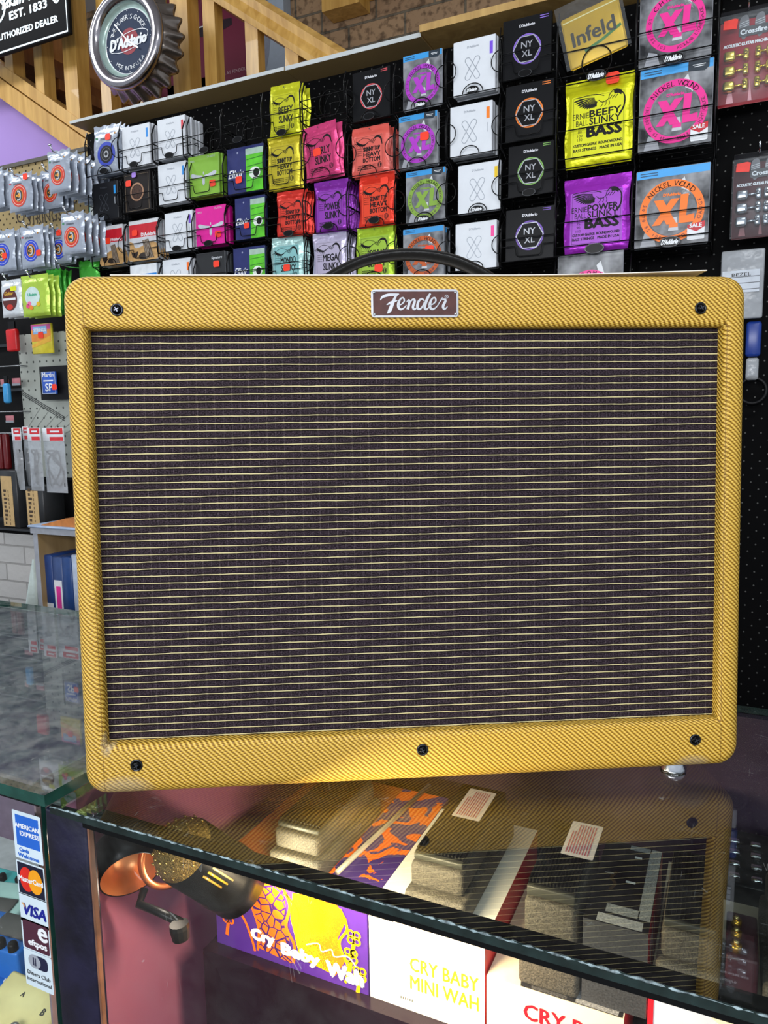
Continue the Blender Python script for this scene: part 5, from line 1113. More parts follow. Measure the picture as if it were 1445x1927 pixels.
for k, (da, l0, l1, c) in enumerate(((.42, .10, .42, '#caa850'), (.26, .12, .46, '#e8c84c'), (.10, .14, .50, '#f0e4a8'))):
    a = an0 + da - .1; rr = .0318; pts = [(rr * math.cos(a), rr * math.sin(a), Lb * l0), (rr * math.cos(a), rr * math.sin(a), Lb * l1)]
    m.tube(pts, .0012, P(c, .2, .6, .05), 6, M=BM)
lpart(m, 'vent_slots', 'gold vent slots along the barrel')
l = bpy.data.lights.new('counter_strip_light', 'AREA'); l.shape = 'RECTANGLE'; l.size = .10; l.size_y = .012; l.energy = 3.0; l.color = (1.0, .76, .46)
lo = bpy.data.objects.new('counter_strip_light', l); C.objects.link(lo); lo.location = (-.275, .472, .976); lo.rotation_euler = Vector((.05, .85, -1)).to_track_quat('-Z', 'Y').to_euler()
m = MB(); m.rbox(-.335, -.215, .4590, .470, .976, .9845, .002, BLACKP, 1); cp(m, 'strip_lamp_housing', 'small lamp housing under the front rail')
l = bpy.data.lights.new('spot_lamp_bulb', 'SPOT'); l.energy = 4; l.color = (1.0, .80, .52); l.spot_size = R(118); l.spot_blend = .7; l.shadow_soft_size = .018
lo = bpy.data.objects.new('spot_lamp_bulb', l); C.objects.link(lo); ax_ = (Pe - Ps).normalized(); lo.location = Pe + ax_ * .004; lo.rotation_euler = Vector((.80, .50, -.10)).to_track_quat('-Z', 'Y').to_euler()
l = bpy.data.lights.new('spot_lamp_glow', 'POINT'); l.energy = .12; l.color = (1.0, .86, .70); l.shadow_soft_size = .01
lo = bpy.data.objects.new('spot_lamp_glow', l); C.objects.link(lo); lo.location = Pc + Vector((.055, -.005, -.012))

# ------------------------------------------------------------------ left counter: card stickers and pedals
def card(TLy, px, hpx, draw, label):
    a = on_y(px, TLy, .4494); b_ = on_y(px, TLy + hpx, .4494); X0, X1 = -.6115, -.5735; z1, z0 = a.z, b_.z
    m = MB(); w = X1 - X0; p = Paint(m, w, y0=.4494, x0=X0, z0=z0, eps=.00012); H = (z1 - z0) / w * 100; p.rrect(0, 0, 100, H, 3, P('#cfe0ea', .4, 0, .02), 1); draw(p, H); lp(m, 'card_sticker', label)
AMX = P('#2464c8', .4, 0, .03)
def d1(p, H): p.rect(10, H * .28, 92, H * .92, AMX, 2); p.text('AMERICAN', 50, H * .70, WHITE, w=84, h=12, n=3, bold=.8); p.text('EXPRESS', 58, H * .55, WHITE, w=68, h=12, n=3, bold=.8); p.text('Cards', 34, H * .20, AMX, h=10, n=3, bold=.9); p.text('Welcome', 48, H * .08, AMX, w=74, h=10, n=3, bold=.9)
def d2(p, H): p.rect(4, 4, 96, H - 4, P('#181a30', .4), 2); p.ell(35, H * .5, 25, H * .36, P('#d42a20', .4), 3); p.ell(66, H * .5, 25, H * .36, P('#f0a01c', .4), 4); p.text('MasterCard', 50, H * .5, WHITE, w=86, h=14, n=5, bold=.8)
def d3(p, H): p.text('VISA', 54, H * .48, P('#16208c', .4), w=84, h=H * .38, n=3, shear=.2, bold=2.2); p.poly([(8, H * .68), (18, H * .68), (22, H * .5)], P('#d8a05c', .4), 4)
def d4(p, H): p.rrect(5, 4, 97, H - 4, 6, P('#4c2638', .4), 2); p.text('e', 76, H * .66, WHITE, h=H * .42, n=3, bold=2.6); p.text('eftpos', 55, H * .26, WHITE, w=66, h=H * .26, n=3, bold=1.6)
def d5(p, H): p.rrect(38, H * .55, 86, H * .92, 14, P('#1c2040', .4), 2); p.ell(38, H * .73, 22, H * .19, P('#9aa0ac', .4), 3); p.rect(33, H * .62, 37, H * .84, P('#1c2040', .4), 4); p.rect(40, H * .62, 44, H * .84, P('#1c2040', .4), 4); p.text('Diners Club', 50, H * .38, INK, w=82, h=11, n=3, bold=.3); p.text('International', 50, H * .20, INK, w=88, h=10, n=3, bold=.3)
card(1530, 48, 88, d1, 'blue and white American Express card sticker'.replace('American Express ', 'charge ')); card(1625, 55, 62, d2, 'card sticker with red and yellow circles'); card(1688, 62, 52, d3, 'white card sticker with blue lettering'); card(1736, 68, 56, d4, 'maroon card sticker'); card(1795, 74, 66, d5, 'white card sticker with dark blue oval sign')
def stomp(px, py, y, w, d, h, col, label, knobs=(), pad=None, words=(), yaw=0.0, tilt=0.0, kcol='#151517'):
    c = on_y(px, py, y); t = thing('effects_pedal', c, label, 'guitar pedal', 'pedals in the left counter'); t.rotation_euler = (tilt, 0, yaw)
    m = MB(); m.rbox(-w / 2, w / 2, -d / 2, d / 2, -h, 0, .004, P(col, .35, .1, .05), 3); q = Paint(m, w, lay=lambda u, v, n: ((u - 50) * w / 100, (v) * w / 100, n * .00025))
    for (tx, u, v, ww, cc) in words: q.text(tx, u, v, P(cc, .4), w=ww, n=1, bold=.4)
    m.build('housing', t)
    for (u, v) in knobs: m = MB(); m.lathe([(.0062, 0), (.0060, .008), (.0045, .0105), (0, .0105)], P(kcol, .3, .2 if kcol == '#151517' else .8), 18); m.build('knob', t, (u * w, v * d, .0002))
    if pad: m = MB(); m.rbox(pad[0] * w, pad[1] * w, pad[2] * d, pad[3] * d, .0002, .003, .001, P('#5c5a58', .7), 1); m.build('foot_pad', t)
    m = MB(); m.box(c.x - w * .35, c.x + w * .35, c.y - d * .3, c.y + d * .3, .551, c.z - h - .004 + (-.006 if tilt else .0035), P('#a8abb0', .5)); lp(m, 'riser_block')
    return t
stomp(40, 1895, .500, .095, .060, .028, '#efe2a0', 'cream pedal with A and B marks behind the front glass', ((-.36, -.25), (.18, -.36)), None, (('A', 40, 12, 5, '#3a3630'), ('B', 82, 4, 5, '#3a3630')), 0, .35, '#c9c7c0')
stomp(-6, 1850, .560, .080, .060, .030, '#2272d0', 'bright blue pedal with white lettering behind the cream pedal', (), None, (('nist', 74, 10, 30, '#f0f4f8'),), .2, .35)
stomp(14, 1752, .585, .085, .055, .045, '#2a7ad8', 'blue pedal with grey foot pad and black knobs', ((-.1, -.40), (.15, -.40), (.38, -.40)), (-.30, .45, -.15, .45), (), .1, .1)
stomp(-4, 1690, .66, .10, .065, .05, '#bfe6e0', 'pale mint pedal with grey foot pad', (), (-.35, .35, -.35, .0), (), .25, .15)
stomp(4, 1655, .745, .10, .045, .05, '#58cfd0', 'turquoise pedal with two black knobs', ((.02, 0), (.34, .05)), None, (), .1, .15)

# ------------------------------------------------------------------ left wall: hanging silver packets on chrome hooks
def hook(px, py, y0, label, L_=None):
    a = on_y(px, py, y0); m = MB(); m.tube([(a.x, 1.497, a.z + .012), (a.x, y0 + .02, a.z), (a.x, y0 - .012, a.z + .002), (a.x, y0 - .020, a.z + .012)], .0016, CHROME, 6)
    m.cyl(.0035, 0, .004, CHROME, 10, Matrix.Translation((a.x, y0 - .020, a.z + .012)))
    return m.build('peg_hook', None, None, label, 'hook', 'chrome hooks on the left wall')
REDR, BLUR = '#d8402c', '#2f48c8'
HB = [
 (REDR, (85, 286), (131, 357), 6, 'silver packet with red ring, front of the highest row, nearest the wire racks', (), 1.33, 5, 'highest red-ring'),
 (REDR, (10, 330), (60, 392), 3, 'silver packet with red ring and an orange sticker, upper row', ((.82, .86),), 1.35, 4, 'upper stickered red-ring'),
 (REDR, (72, 322), (116, 388), 2, 'silver packet with red ring half hidden behind the highest packet', (), 1.39, 6, 'half hidden red-ring'),
 (REDR, (-38, 322), (6, 388), 2, 'silver packet cut by the left edge of the photo, upper row', (), 1.35, 8, 'upper left-edge'),
 (REDR, (110, 402), (158, 474), 6, 'silver packet with red ring in the second row, nearest the wire racks', (), 1.33, 7, 'second-row red-ring'),
 (BLUR, (33, 428), (82, 500), 3, 'silver packet with blue ring and a sticker at its lower right', ((.84, .32),), 1.35, 10, 'stickered blue-ring'),
 (BLUR, (88, 432), (132, 493), 1, 'silver packet with blue ring half hidden behind a red-ring packet', ((.55, .86),), 1.39, 12, 'half hidden blue-ring'),
 (BLUR, (-22, 436), (28, 507), 3, 'silver packet with blue ring cut by the left edge of the photo', ((.62, .36),), 1.35, 14, 'left-edge blue-ring')]
for col, TL, BR, n, lab, stk, y, sd, sh in HB:
    put_pack('ring', dict(ring=col, seed=sd), TL, BR, n, lab, 'silver packet hanging on the same hook behind the %s packet' % sh, stk, y=y, dy=.021 if n > 4 else .015)
    hook((TL[0] + BR[0]) / 2, TL[1] + 4, y, 'chrome hook carrying the %s silver packets' % sh)
# cinema-like row three
def hung(kind_fn, TL, BR, y, label, n=0, behind=None, name='string_packet', cat='string packet', dy=.016):
    p, q = on_y(*TL, y), on_y(*BR, y); w, h = q.x - p.x, p.z - q.z; m = kind_fn(w, h)
    o = m.build(name, None, ((p.x + q.x) / 2, y, q.z), label, cat)
    for k in range(n):
        c = o.copy(); C.objects.link(c); c.location.y += dy * (k + 1); c.location.x += .001 * (k % 2); c['label'] = behind; c['group'] = behind
    return o
def oval_pack(w, h):
    m = bag_body(w, h, foil('#dfe4e8', .2), .006, 21); H = h / w * 100; p = Paint(m, w, x0=-w / 2, y0=-.0008)
    p.ell(48, H * .46, 36, H * .30, P('#5a2420', .4), 1); p.text('Guitar', 46, H * .62, P('#c89a30', .4), w=44, n=2, shear=.3, bold=1.2); p.rect(16, H * .44, 78, H * .50, WHITE, 2); p.ell(46, H * .26, 16, H * .07, P('#d03020', .4), 2)
    p.rect(56, H * .68, 84, H * .80, P('#e8f020', .4), 3); return m
def lime_pack(w, h):
    m = bag_body(w, h, foil('#b8d84c', .2), .006, 22); H = h / w * 100; p = Paint(m, w, x0=-w / 2, y0=-.0008)
    p.ell(46, H * .47, 27, H * .24, P('#cfe4e0', .4), 1); p.text('Ukulele', 46, H * .52, P('#4ab08c', .4), w=32, n=2, bold=.6)
    for u, v, c in ((28, .25, '#e84a84'), (40, .21, '#f08a2c'), (66, .28, '#e8c020'), (34, .31, '#f070a0')): p.ell(u, H * v, 7, 6, P(c, .4), 3, 10)
    return m
def green_pack(w, h): return bag_body(w, h, foil('#4ab83c', .3), .006, 23, .10, True)
hung(oval_pack, (-2, 528), (41, 594), 1.34, 'white packet with dark brown oval and yellow sticker', 2, 'white packet hanging behind the brown-oval packet')
hook(20, 530, 1.34, 'chrome hook carrying the brown-oval packet')
hung(lime_pack, (35, 520), (92, 592), 1.33, 'lime packet with pale round flowered sign beside the amplifier', 2, 'lime packet hanging behind the flowered one')
hook(64, 524, 1.33, 'chrome hook carrying the flowered lime packet')
hung(green_pack, (84, 508), (116, 588), 1.38, 'bright green foil packet between the lime packet and the amplifier', 2, 'green foil packet behind the bright green one')
hung(green_pack, (145, 492), (188, 560), 1.42, 'green foil packet peeping over the left top corner of the amplifier')
hook(118, 500, 1.36, 'chrome hook above the bright green foil packets')
tm = MB(); p, q = on_y(166, 385, 1.46), on_y(186, 442, 1.46); tm.rbox(p.x, q.x, 1.46, 1.466, q.z, p.z, .001, P('#3cb8b0', .4, 0, .1), 1); tm.rbox(p.x + .006, q.x - .004, 1.458, 1.4605, q.z + .02, p.z, .0008, P('#dfe8e4', .4), 1)
tm.build('string_packet', None, None, 'teal and white packet squeezed between the silver packets and the wire racks', 'string packet')

# lower left goods on the black panel
p, q = on_y(57, 611, 1.44), on_y(99, 664, 1.44); m = MB(); m.rbox(p.x, q.x, 1.44, 1.448, q.z, p.z, .0015, P('#e8d83c', .35), 1); pp = Paint(m, q.x - p.x, y0=1.4398, x0=p.x, z0=q.z); H = (p.z - q.z) / (q.x - p.x) * 100
pp.rect(2, H * .80, 98, H - 2, P('#d85aa0', .4), 1); pp.rect(2, H * .42, 98, H * .80, P('#f0943c', .4), 1); pp.rect(12, H * .66, 80, H * .92, P('#8ab8e8', .4), 2); pp.poly([(2, H * .3), (50, H * .44), (98, H * .6), (98, H * .4), (2, H * .2)], P('#f0b83c', .4), 2)
pp.text('STRINGS', 46, H * .79, WHITE, w=60, n=3, bold=.8)
o = m.build('string_packet', None, None, 'pink, orange and yellow packet hanging alone above the grey steel panel', 'string packet')
sticker(o, q.x - p.x, p.z - q.z, .5, .62, .02, y=0); o.children[0].location = ((p.x + q.x) / 2, 1.4385, q.z + (p.z - q.z) * .62)
p, q = on_y(77, 700, 1.44), on_y(106, 741, 1.44); m = MB(); m.rbox(p.x, q.x, 1.44, 1.446, q.z, p.z, .001, P('#2c5cc4', .35), 1); pp = Paint(m, q.x - p.x, y0=1.4398, x0=p.x, z0=q.z); H = (p.z - q.z) / (q.x - p.x) * 100
pp.line([(3, 3), (97, 3), (97, H - 3), (3, H - 3)], 5, P('#a8b4c8', .4), 1, True); pp.text('Martin', 50, H * .86, WHITE, w=78, n=2, bold=1); pp.rect(15, H * .56, 85, H * .62, WHITE, 2); pp.text('SP', 52, H * .30, WHITE, w=52, n=2, bold=1.6)
m.box(p.x - .02, q.x + .06, 1.452, 1.456, q.z - .015, p.z + .015, BLACKP); o = m.build('string_packet', None, None, 'small blue packet with white lettering on the grey steel panel', 'string packet')
sticker(o, 1, 1, .5, .5, .018, y=0); o.children[0].location = (q.x - .004, 1.4385, q.z + .018)
def pouch(cx, cy, w, h, col, label, cat='accessory', name='accessory_pack'):
    c = on_y(cx, cy, 1.44); m = MB(); m.rbox(c.x - w / 2, c.x + w / 2, 1.44, 1.455, c.z - h / 2, c.z + h / 2, .006, P(col, .35), 3); m.box(c.x - w * .3, c.x + w * .3, 1.445, 1.449, c.z + h / 2, c.z + h / 2 + .02, BLACKP); return m.build(name, None, None, label, cat)
pouch(20, 640, .042, .060, '#d41c20', 'glossy red pouch on the black panel at the left edge')
pouch(9, 740, .022, .055, '#3c9cd8', 'small light blue pouch at the left edge')
for k, (cx, cy, lab) in enumerate(((8, 722, 'pink-topped hanging card above the light blue pouch'), (30, 720, 'pink-topped hanging card beside the grey steel panel'), (18, 790, 'pink-topped hanging card above the red pouches'))):
    c = on_y(cx, cy, 1.45); m = MB(); m.rbox(c.x - .016, c.x + .016, 1.45, 1.453, c.z - .008, c.z + .012, .0008, P('#b87078', .4), 1); m.box(c.x - .016, c.x + .016, 1.4495, 1.45, c.z - .008, c.z - .002, P('#8a9098', .4)); m.build('hanging_card', None, None, lab, 'card')
for k, (cx, lab) in enumerate(((-2, 'dark red case hanging at the left edge, leftmost'), (9, 'dark red case hanging next to the clear cable bags'))):
    c = on_y(cx, 850, 1.46); m = MB(); m.rbox(c.x - .009, c.x + .009, 1.46, 1.475, c.z - .05, c.z + .05, .004, P('#6a1418', .35), 2); m.build('accessory_case', None, None, lab, 'case')
for k, z in enumerate((on_y(0, 690, 1.45).z, on_y(0, 775, 1.45).z, on_y(0, 815, 1.45).z)):
    m = MB(); xr = on_y(36, 700, 1.45).x; m.tube([(-2.6, 1.45, z), (xr, 1.45, z)], .0022, P('#8a8d90', .3, .8), 6); m.tube([(xr, 1.45, z), (xr, 1.492, z)], .002, P('#8a8d90', .3, .8), 6)
    m.build('display_rail', None, None, ['upper chrome rail above the pink-topped cards', 'middle chrome rail under the light blue pouch', 'lower chrome rail above the red cases'][k], 'rail', 'rails on the black panel')
# clear bags with red and white headers
def cable_bag(px0, px1, pt, pbm, y, label, seed):
    p, q = on_y(px0, pt, y), on_y(px1, pbm, y); w, h = q.x - p.x, p.z - q.z; rnd = random.Random(seed)
    t = thing('cable_bag', ((p.x + q.x) / 2, y, q.z), label, 'cable bag', 'clear cable bags left of the amplifier')
    m = MB(); vs = []; n = 8
    for s_ in (-1, 1):
        for j in range(n + 1):
            for i in range(n + 1):
                u, v = i / n, j / n; vs.append(((u - .5) * w + rnd.uniform(-.001, .001), s_ * .008 * math.sin(math.pi * u) * math.sin(math.pi * v * .9 + .1), v * h * .80))
    fs = [(s_ * 81 + j * 9 + i, s_ * 81 + j * 9 + i + 1, s_ * 81 + j * 9 + i + 10, s_ * 81 + j * 9 + i + 9) for s_ in (0, 1) for j in range(n) for i in range(n)]
    m.add(vs, fs, FILM_G, True); m.build('clear_bag', t)
    m = MB(); m.rbox(-w / 2, w / 2, -.002, .002, h * .79, h, .0008, WHITE, 1); H = h / w * 100; pp = Paint(m, w, x0=-w / 2, y0=-.0021)
    pp.rect(22, H * .90, 98, H * .99, P('#d42c34', .4), 1); pp.rect(34, H * .80, 98, H * .86, P('#d42c34', .4), 1); pp.rect(38, H * .93, 82, H * .955, WHITE, 2); m.build('header_card', t, None, 'red and white header card')
    m = MB(); pts = [(rnd.uniform(-.25, .25) * w + w * .16 * math.cos(k * 1.1), .002 * math.sin(k), h * (.10 + .55 * abs(math.sin(k * .45)))) for k in range(16)]
    m.tube(bez(pts, 4), .0022, BLACKP, 6); m.build('cable', t, None, 'black coiled cable')
cable_bag(22, 48, 805, 922, 1.40, 'clear cable bag with red header, leftmost of the four', 1)
cable_bag(42, 62, 803, 920, 1.43, 'clear cable bag with red header, second from the left', 2)
cable_bag(51, 84, 805, 924, 1.39, 'clear cable bag with red header and orange sticker, third from the left', 3)
cable_bag(80, 128, 805, 928, 1.40, 'clear cable bag with red header, beside the tweed edge', 4)
# boxes with tan labels on the low shelf
m = MB(); xa_ = -2.6; z = on_y(20, 986, 1.44).z; m.box(xa_, -1.50, 1.38, 1.492, z - .006, z, P('#3a3c3e', .3, .6)); m.build('wall_ledge', None, None, 'dark metal ledge above the painted brick', 'shelf')
for k, (x0p, x1p, yt, lab) in enumerate(((-2, 36, 885, 'black box with tan label, left one on the metal ledge'), (46, 84, 915, 'black box with tan label, right one beside the shelf unit'))):
    p, q = on_y(x0p, yt, 1.39), on_y(x1p, 975, 1.39); m = MB(); m.rbox(p.x, q.x, 1.39, 1.46, z + .0005, p.z, .002, P('#2a2c2e', .4), 1); H = (p.z - z)
    wl = (q.x - p.x) * .66; m.box(p.x + .004, p.x + .004 + wl, 1.3892, 1.3899, z + .004, p.z - H * .10, P('#c8a874', .6, 0, .08)); pp = Paint(m, wl, y0=1.3891, x0=p.x + .004, z0=z + .004)
    for i in range(9): pp.rect(18, 12 + i * 26, 30 + (i * 7) % 22, 28 + i * 26, P('#4a3a28', .6), 1); pp.rect(60, 8 + i * 26, 66, 24 + i * 26, P('#6a563c', .6), 1)
    m.build('stock_box', None, None, lab, 'box', 'black stock boxes on the ledge')

# shelf unit with binders
UX0, UX1, UY, UZ = on_y(61, 992, 1.30).x, -1.10, 1.30, on_y(61, 992, 1.30).z
t = thing('shelf_unit', (UX0 + .1, UY, 0), 'grey-edged wooden shelf unit with blue binders, left of the amplifier', 'shelf unit'); O = -Vector(t.location)
GE = P('#a4a8b0', .5); TW = wood_mat('tan_board', '#a88a5c', '#b89a6c')
for nm, bx, mt, fr in (('side_panel', (UX0, UX0 + .016, UY, UY + .19, 0, UZ - .0155), TW, GE), ('top_board', (UX0 - .004, UX1, UY - .004, UY + .19, UZ - .015, UZ), TW, GE), ('inner_board', (UX0 + .0165, UX1, UY + .004, UY + .18, .795, .81), TW, GE), ('back_board', (UX0 + .0165, UX1, UY + .181, UY + .189, .3, UZ - .0155), P('#6a5234', .6), None)):
    m = MB(); m.box(*bx, mt, None, None, None, fr); o = m.build(nm, t); o.location = O
def binder(x0p, x1p, ytp, col, label, spine=None):
    p, q = on_y(x0p, ytp, 1.315), on_y(x1p, ytp, 1.315); m = MB(); m.rbox(p.x, q.x, 1.315, 1.47, .8105, p.z, .002, P(col, .4), 1); t_ = m.build('ring_binder', None, None, label, 'binder', 'binders in the shelf unit')
    if spine:
        m = MB(); w = q.x - p.x; m.box(p.x + w * .10, p.x + w * .90, 1.3140, 1.3146, .83, p.z - (p.z - .81) * spine[1], WHITE)
        if spine[0]: m.box(p.x + w * .30, p.x + w * .75, 1.3134, 1.3139, .84, p.z - (p.z - .81) * (spine[1] + .08), P(spine[0], .4))
        m.build('spine_label', t_, None, 'white spine label' + (' with pink strip' if spine[0] else ''))
binder(79, 96, 1044, '#22407c', 'navy binder, leftmost on the shelf', ('', .62))
binder(97, 115, 1048, '#3a5080', 'blue-grey binder with a pink strip on its spine', ('#e83c9c', .30))
binder(115, 132, 1048, '#24457e', 'plain navy binder right of the pink-strip binder')
binder(133, 150, 1044, '#b8c4d8', 'pale binder mostly hidden by the tweed cabinet')
m = MB(); a = on_y(60, 985, 1.30)
m.rbox(UX0 - .008, UX0 + .16, UY - .01, UY + .14, UZ + .0005, UZ + .006, .002, P('#a8bcd8', .5), 1); m.build('paper_pad', None, None, 'pale blue paper pad on top of the shelf unit', 'paper')
m = MB(); m.prism([(UX0 + .03, UZ + .0065), (UX0 + .2, UZ + .0065), (UX0 + .2, UZ + .03), (UX0 + .12, UZ + .028), (UX0 + .06, UZ + .014)], UY + .0, UY + .10, P('#c47a3c', .5, 0, .2)); m.build('leather_strap', None, None, 'folded tan leather strap on the paper pad', 'strap')
# pale plastic bag leaning by the unit
p0 = on_y(66, 1052, 1.36); p1 = on_y(34, 1146, 1.36); p2 = on_y(72, 1146, 1.36); m = MB(); vs = []; fs = []; n = 10
for j in range(n + 1):
    v = j / n
    for i in range(n + 1):
        u = i / n; xl = p1.x + (p0.x - .006 - p1.x) * v ** .8; xr = p2.x + (p0.x + .006 - p2.x) * v; b = .022 * math.sin(math.pi * u) * (1 - v * .7)
        vs.append((xl + (xr - xl) * u, 1.36 - b + .003 * math.sin(u * 9 + v * 4), .78 + (p0.z - .78) * v))
for i in range(n + 1): vs[i] = (vs[i][0], vs[i][1], 0.002)
k0 = len(vs); vs += [(x, 1.372, z) for x, y, z in vs]
for j in range(n):
    for i in range(n): a = j * (n + 1) + i; fs += [(a, a + 1, a + n + 2, a + n + 1), (k0 + a, k0 + a + n + 1, k0 + a + n + 2, k0 + a + 1)]
m.add(vs, fs, P('#d4e4e0', .35, 0, .04, 20, .004, 30), True); m.build('plastic_bag', None, None, 'pale translucent plastic bag standing against the shelf unit', 'bag')

# ------------------------------------------------------------------ dealer sign and bottle-cap clock
X1 = on_y(131, 60, 1.86).x; Z0 = on_y(131, 62, 1.86).z; a = on_y(0, 103, 1.86); X0 = X1 - .62; Z1 = Z0 + .40
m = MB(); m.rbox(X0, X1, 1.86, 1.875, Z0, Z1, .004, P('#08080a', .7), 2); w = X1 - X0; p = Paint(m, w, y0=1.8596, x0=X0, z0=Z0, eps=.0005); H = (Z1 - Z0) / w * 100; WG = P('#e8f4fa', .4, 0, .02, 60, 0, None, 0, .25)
p.line([(1.2, 1.2), (98.8, 1.2), (98.8, H - 1.2), (1.2, H - 1.2)], 1.0, WG, 1, True)
def su(px, py): q = on_y(px, py, 1.8596); return (q.x - X0) / w * 100, (q.z - Z0) / w * 100
u0, v0 = su(-10, 68); u1, v1 = su(109, 41); p.text('AUTHORIZED DEALER', (u0 + u1) / 2, (v0 + v1) / 2, WG, w=u1 - u0, h=3.1, n=1, bold=.22)
u0, v0 = su(18, 28); u1, v1 = su(88, 9); p.text('EST. 1833', (u0 + u1) / 2, (v0 + v1) / 2, WG, w=u1 - u0, h=3.9, n=1, bold=.3)
for pts, wd in (([(-20, 48), (-4, 44), (6, 30), (9, 12), (4, -4)], 1.3), ([(2, 4), (8, 10), (7, 0)], .9), ([(16, -6), (20, 6), (28, 8), (34, -2)], 1.3), ([(100, -2), (106, 4), (112, -4)], 1.3)):
    p.line(bez([su(*q) for q in pts], 6), wd, WG, 1)
p.text('C. F. Martin & Co.', 62, 26, WG, w=60, h=9, n=1, shear=.3, bold=.3)
m.build('dealer_sign', None, None, 'black rectangular sign with white border and lettering hung on the staircase', 'sign')

CY_ = 1.76; cc = on_y(233, 72, CY_); Rr = .1365
clk = thing('wall_clock', (cc.x, 1.86, cc.z), 'chrome bottle-cap clock with dark blue face and red disc on the staircase', 'clock'); off = Vector((cc.x, CY_, cc.z)) - Vector(clk.location)
def FM(dy=0): return Matrix.Translation(off + Vector((0, dy, 0))) @ RY
CHR2 = P('#a9a4a8', .18, 1.0, .1); CAPM = P('#8a8078', .25, .9, .1)
m = MB(); m.lathe([(.100, -.004), (.104, .004), (.114, .010), (.126, .009), (.1345, .002), (.1365, -.006), (.134, -.014), (.118, -.016)], CHR2, 64, FM()); m.build('chrome_rim', clk)
m = MB(); nf = 21
prof = [(.118, -.012), (.128, -.020), (.134, -.032), (.142, -.050), (.150, -.064), (.152, -.072), (.140, -.074), (.0, -.074)]
m.lathe(prof, CAPM, nf * 8, FM(), wob=lambda a, j: (0, .0015, .004, .007, .009, .010, 0, 0)[j] * (math.cos(a * nf))); m.build('crimped_cap', clk, None, 'crimped metal bottle cap body')
m = MB(); m.lathe([(.100, -.004), (.098, -.018), (.088, -.020)], P('#b4ccc4', .25, .3), 64, FM()); m.build('inner_ring', clk, None, 'pale green inner ring')
m = MB(); m.lathe([(.0885, -.020), (0, -.020)], P('#22314c', .7, 0, .04), 64, FM()); o_ = off
fp = Paint(m, .177, lay=lambda u, v, n: (o_.x + (u - 50) * .00177, o_.y + .020 - n * .0006, o_.z + (v - 50) * .00177))
fp.ring(50, 50, 49.5, 48.6, WHITE, 1, 60); fp.ell(50, 50, 20, 20, P('#98303c', .6, 0, .03), 1, 40)
fp.arctext("THE PLAYER'S CHOICE", 50, 50, 37, 7.5, WHITE, 92, 128, 2); fp.arctext('MADE IN THE U.S.A', 50, 50, 40, 6, WHITE, -88, 84, 2, inward=True)
th_ = R(8); el = [(50 + 42 * math.cos(t) * math.cos(th_) - 13 * math.sin(t) * math.sin(th_), 50 + 42 * math.cos(t) * math.sin(th_) + 13 * math.sin(t) * math.cos(th_)) for t in [2 * math.pi * k / 48 for k in range(48)]]
fp.line(el, 1.0, WHITE, 3, True); fp.text("D'Addario", 50, 50, WHITE, w=76, h=17, n=4, shear=.15, bold=1.3)
for k in range(12): a = R(30 * k); fp.ell(50 + 46 * math.cos(a), 50 + 46 * math.sin(a), .7, .7, WHITE, 3, 8)
m.build('clock_face', clk, None, 'dark blue dial with red centre')
m = MB(); fp = Paint(m, .177, lay=lambda u, v, n: (o_.x + (u - 50) * .00177, o_.y + .014 - n * .0006, o_.z + (v - 50) * .00177))
fp.line([(50, 50), (24, 80)], 1.6, P('#c8ccd0', .3, .5), 1); fp.line([(50, 50), (72, 34)], 2.0, P('#c8ccd0', .3, .5), 2); fp.ell(50, 50, 2.5, 2.5, CHROME, 3, 14); m.build('clock_hands', clk)

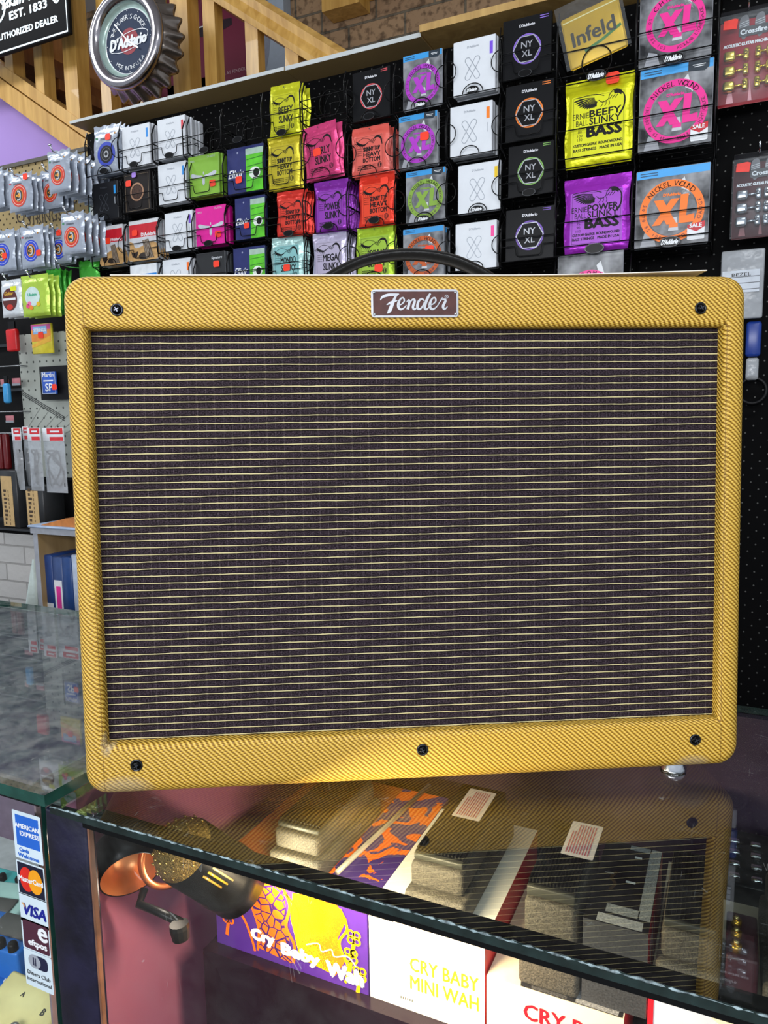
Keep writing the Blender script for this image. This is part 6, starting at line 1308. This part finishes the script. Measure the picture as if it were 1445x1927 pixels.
# ------------------------------------------------------------------ right side: machine head cards and clear bag
def machine_heads(TL, y, metal, cardc, label, w=.098, h=.150):
    p = on_y(*TL, y); t = thing('machine_head_card', (p.x + w / 2, y, p.z - h), label, 'tuner set', 'machine head sets right of the racks')
    m = MB(); m.rbox(-w / 2, w / 2, .004, .006, 0, h * .88, .001, P(cardc, .4, 0, .06), 1); m.rbox(-w / 2, w / 2, .004, .006, h * .88, h, .001, P('#1c1c1f', .3), 1)
    q = Paint(m, w, x0=-w / 2, y0=.0038); H = h / w * 100; SV = P('#b4b6ba', .35, .4)
    for sx in (-1, 1):
        c = 48 + sx * 12; q.poly(bez([(c - 8, H * .82), (c - 5, H * .90), (c + 4, H * .92), (c + 8, H * .84), (c + 6, H * .72), (c - 2, H * .68), (c - 8, H * .82)], 4), P('#6a6a6e', .4), 1)
        for k in range(6): q.line([(c - 7, H * .84 - k * 3.4), (c + 7, H * .86 - k * 3.4)], 1.0, SV, 2)
    q.rrect(28, H * .70, 74, H * .80, 4, P('#3a3c40', .4), 3); q.text('Crossfire', 51, H * .75, WHITE, w=40, n=4, bold=.5); q.text('ACOUSTIC GUITAR MACHINE HEADS', 50, H * .63, WHITE, w=88, h=5, n=3, bold=.4)
    for k in range(3): q.poly([(12 + k * 34, 5), (18 + k * 30, 40), (24 + k * 28, 5)], P('#e8a0a8' if cardc != '#4a1a20' else '#7a2a30', .4), 1)
    m.build('backing_card', t)
    mt = P(metal, .2, .95, .08)
    for sx in (-1, 1):
        for k in range(3):
            z = h * (.50 - .155 * k); m = MB(); x = sx * w * .32
            m.rbox(x - .009 - .002, x + .009 - .002, -.010, .002, z - .008, z + .008, .004, mt, 3); m.tube([(x - sx * .008, -.004, z), (x - sx * .018, -.004, z)], .0022, mt, 8)
            m.rbox(min(x - sx * .018, x - sx * .027), max(x - sx * .018, x - sx * .027), -.009, .002, z - .009, z + .009, .003, mt, 2); m.cyl(.003, -.012, -.009, mt, 10, Matrix.Translation((x - sx * .022, 0, z)) @ RY.inverted()); m.build('tuner', t)
    m = MB(); m.rbox(-w / 2 - .002, w / 2 + .002, -.0145, -.0137, -.002, h * .90, .0003, FILM, 1); m.build('blister', t, None, 'clear blister cover')
    q = MB(); pp = Paint(q, 1.0, y0=0, eps=.0001); pp.poly([(-1.1, -.6), (.9, -.8), (1.1, .6), (.6, .8), (-1.0, .7)], P('#e8382c', .5), 1); q.build('price_sticker', t, (-w * .34, -.0150, h * .80), 'x'); t.children[-1]['label'] = 'red price sticker'
    hk = MB(); hk.tube([(p.x + w * .42, 1.498, p.z + .004), (p.x + w * .42, y - .02, p.z - .006), (p.x + w * .42, y - .028, p.z + .006)], .0017, CHROME, 6); hk.build('peg_hook', None, None, 'chrome hook carrying the ' + label.split(' on ')[0].replace('set of ', ''), 'hook')
machine_heads((1357, 22), 1.44, '#e8cc60', '#9c2430', 'set of gold tuning machine heads on a red card')
machine_heads((1382, 290), 1.44, '#b8bcc2', '#4a1a20', 'set of chrome tuning machine heads on a dark red card', .090, .138)
p, q = on_y(1358, 474, 1.45), on_y(1434, 598, 1.45); t = thing('parts_bag', ((p.x + q.x) / 2, 1.45, q.z), 'clear grip bag with white label above the right top corner of the amplifier', 'bag'); w, h = q.x - p.x, p.z - q.z
m = MB(); m.rbox(-w / 2, w / 2, -.004, .004, 0, h, .003, FILM_G, 2); m.build('clear_bag', t)
m = MB(); m.box(-w * .46, w * .40, -.0055, -.005, h * .38, h * .70, P('#c4ccd6', .5)); qq = Paint(m, w, x0=-w / 2, y0=-.0056); qq.text('BEZEL', 48, h / w * 64, INK, w=44, h=8, n=1); 
for k in range(3): qq.rect(4, h / w * (42 + 9 * k), 90, h / w * (43 + 9 * k), P('#5a5e64', .5), 1)
m.build('paper_label', t)
m = MB(); c = on_y(1418, 632, 1.46); m.rbox(c.x - .012, c.x + .012, 1.46, 1.475, c.z - .035, c.z + .025, .005, P('#1c3a8c', .3), 2); m.rbox(c.x - .010, c.x + .010, 1.458, 1.47, c.z - .075, c.z - .037, .004, FILM_G, 2); m.build('accessory_pack', None, None, 'small blue packet hanging beside the right edge of the amplifier', 'accessory')
m = MB(); c = on_y(1416, 735, 1.46); m.lathe([(.022, -.004), (.026, 0), (.022, .004), (.018, 0), (.022, -.004)], BLACKP, 24, Matrix.Translation((c.x, 1.47, c.z)) @ RY); m.build('cable_coil', None, None, 'black cable coil hanging beside the right edge of the amplifier', 'cable')
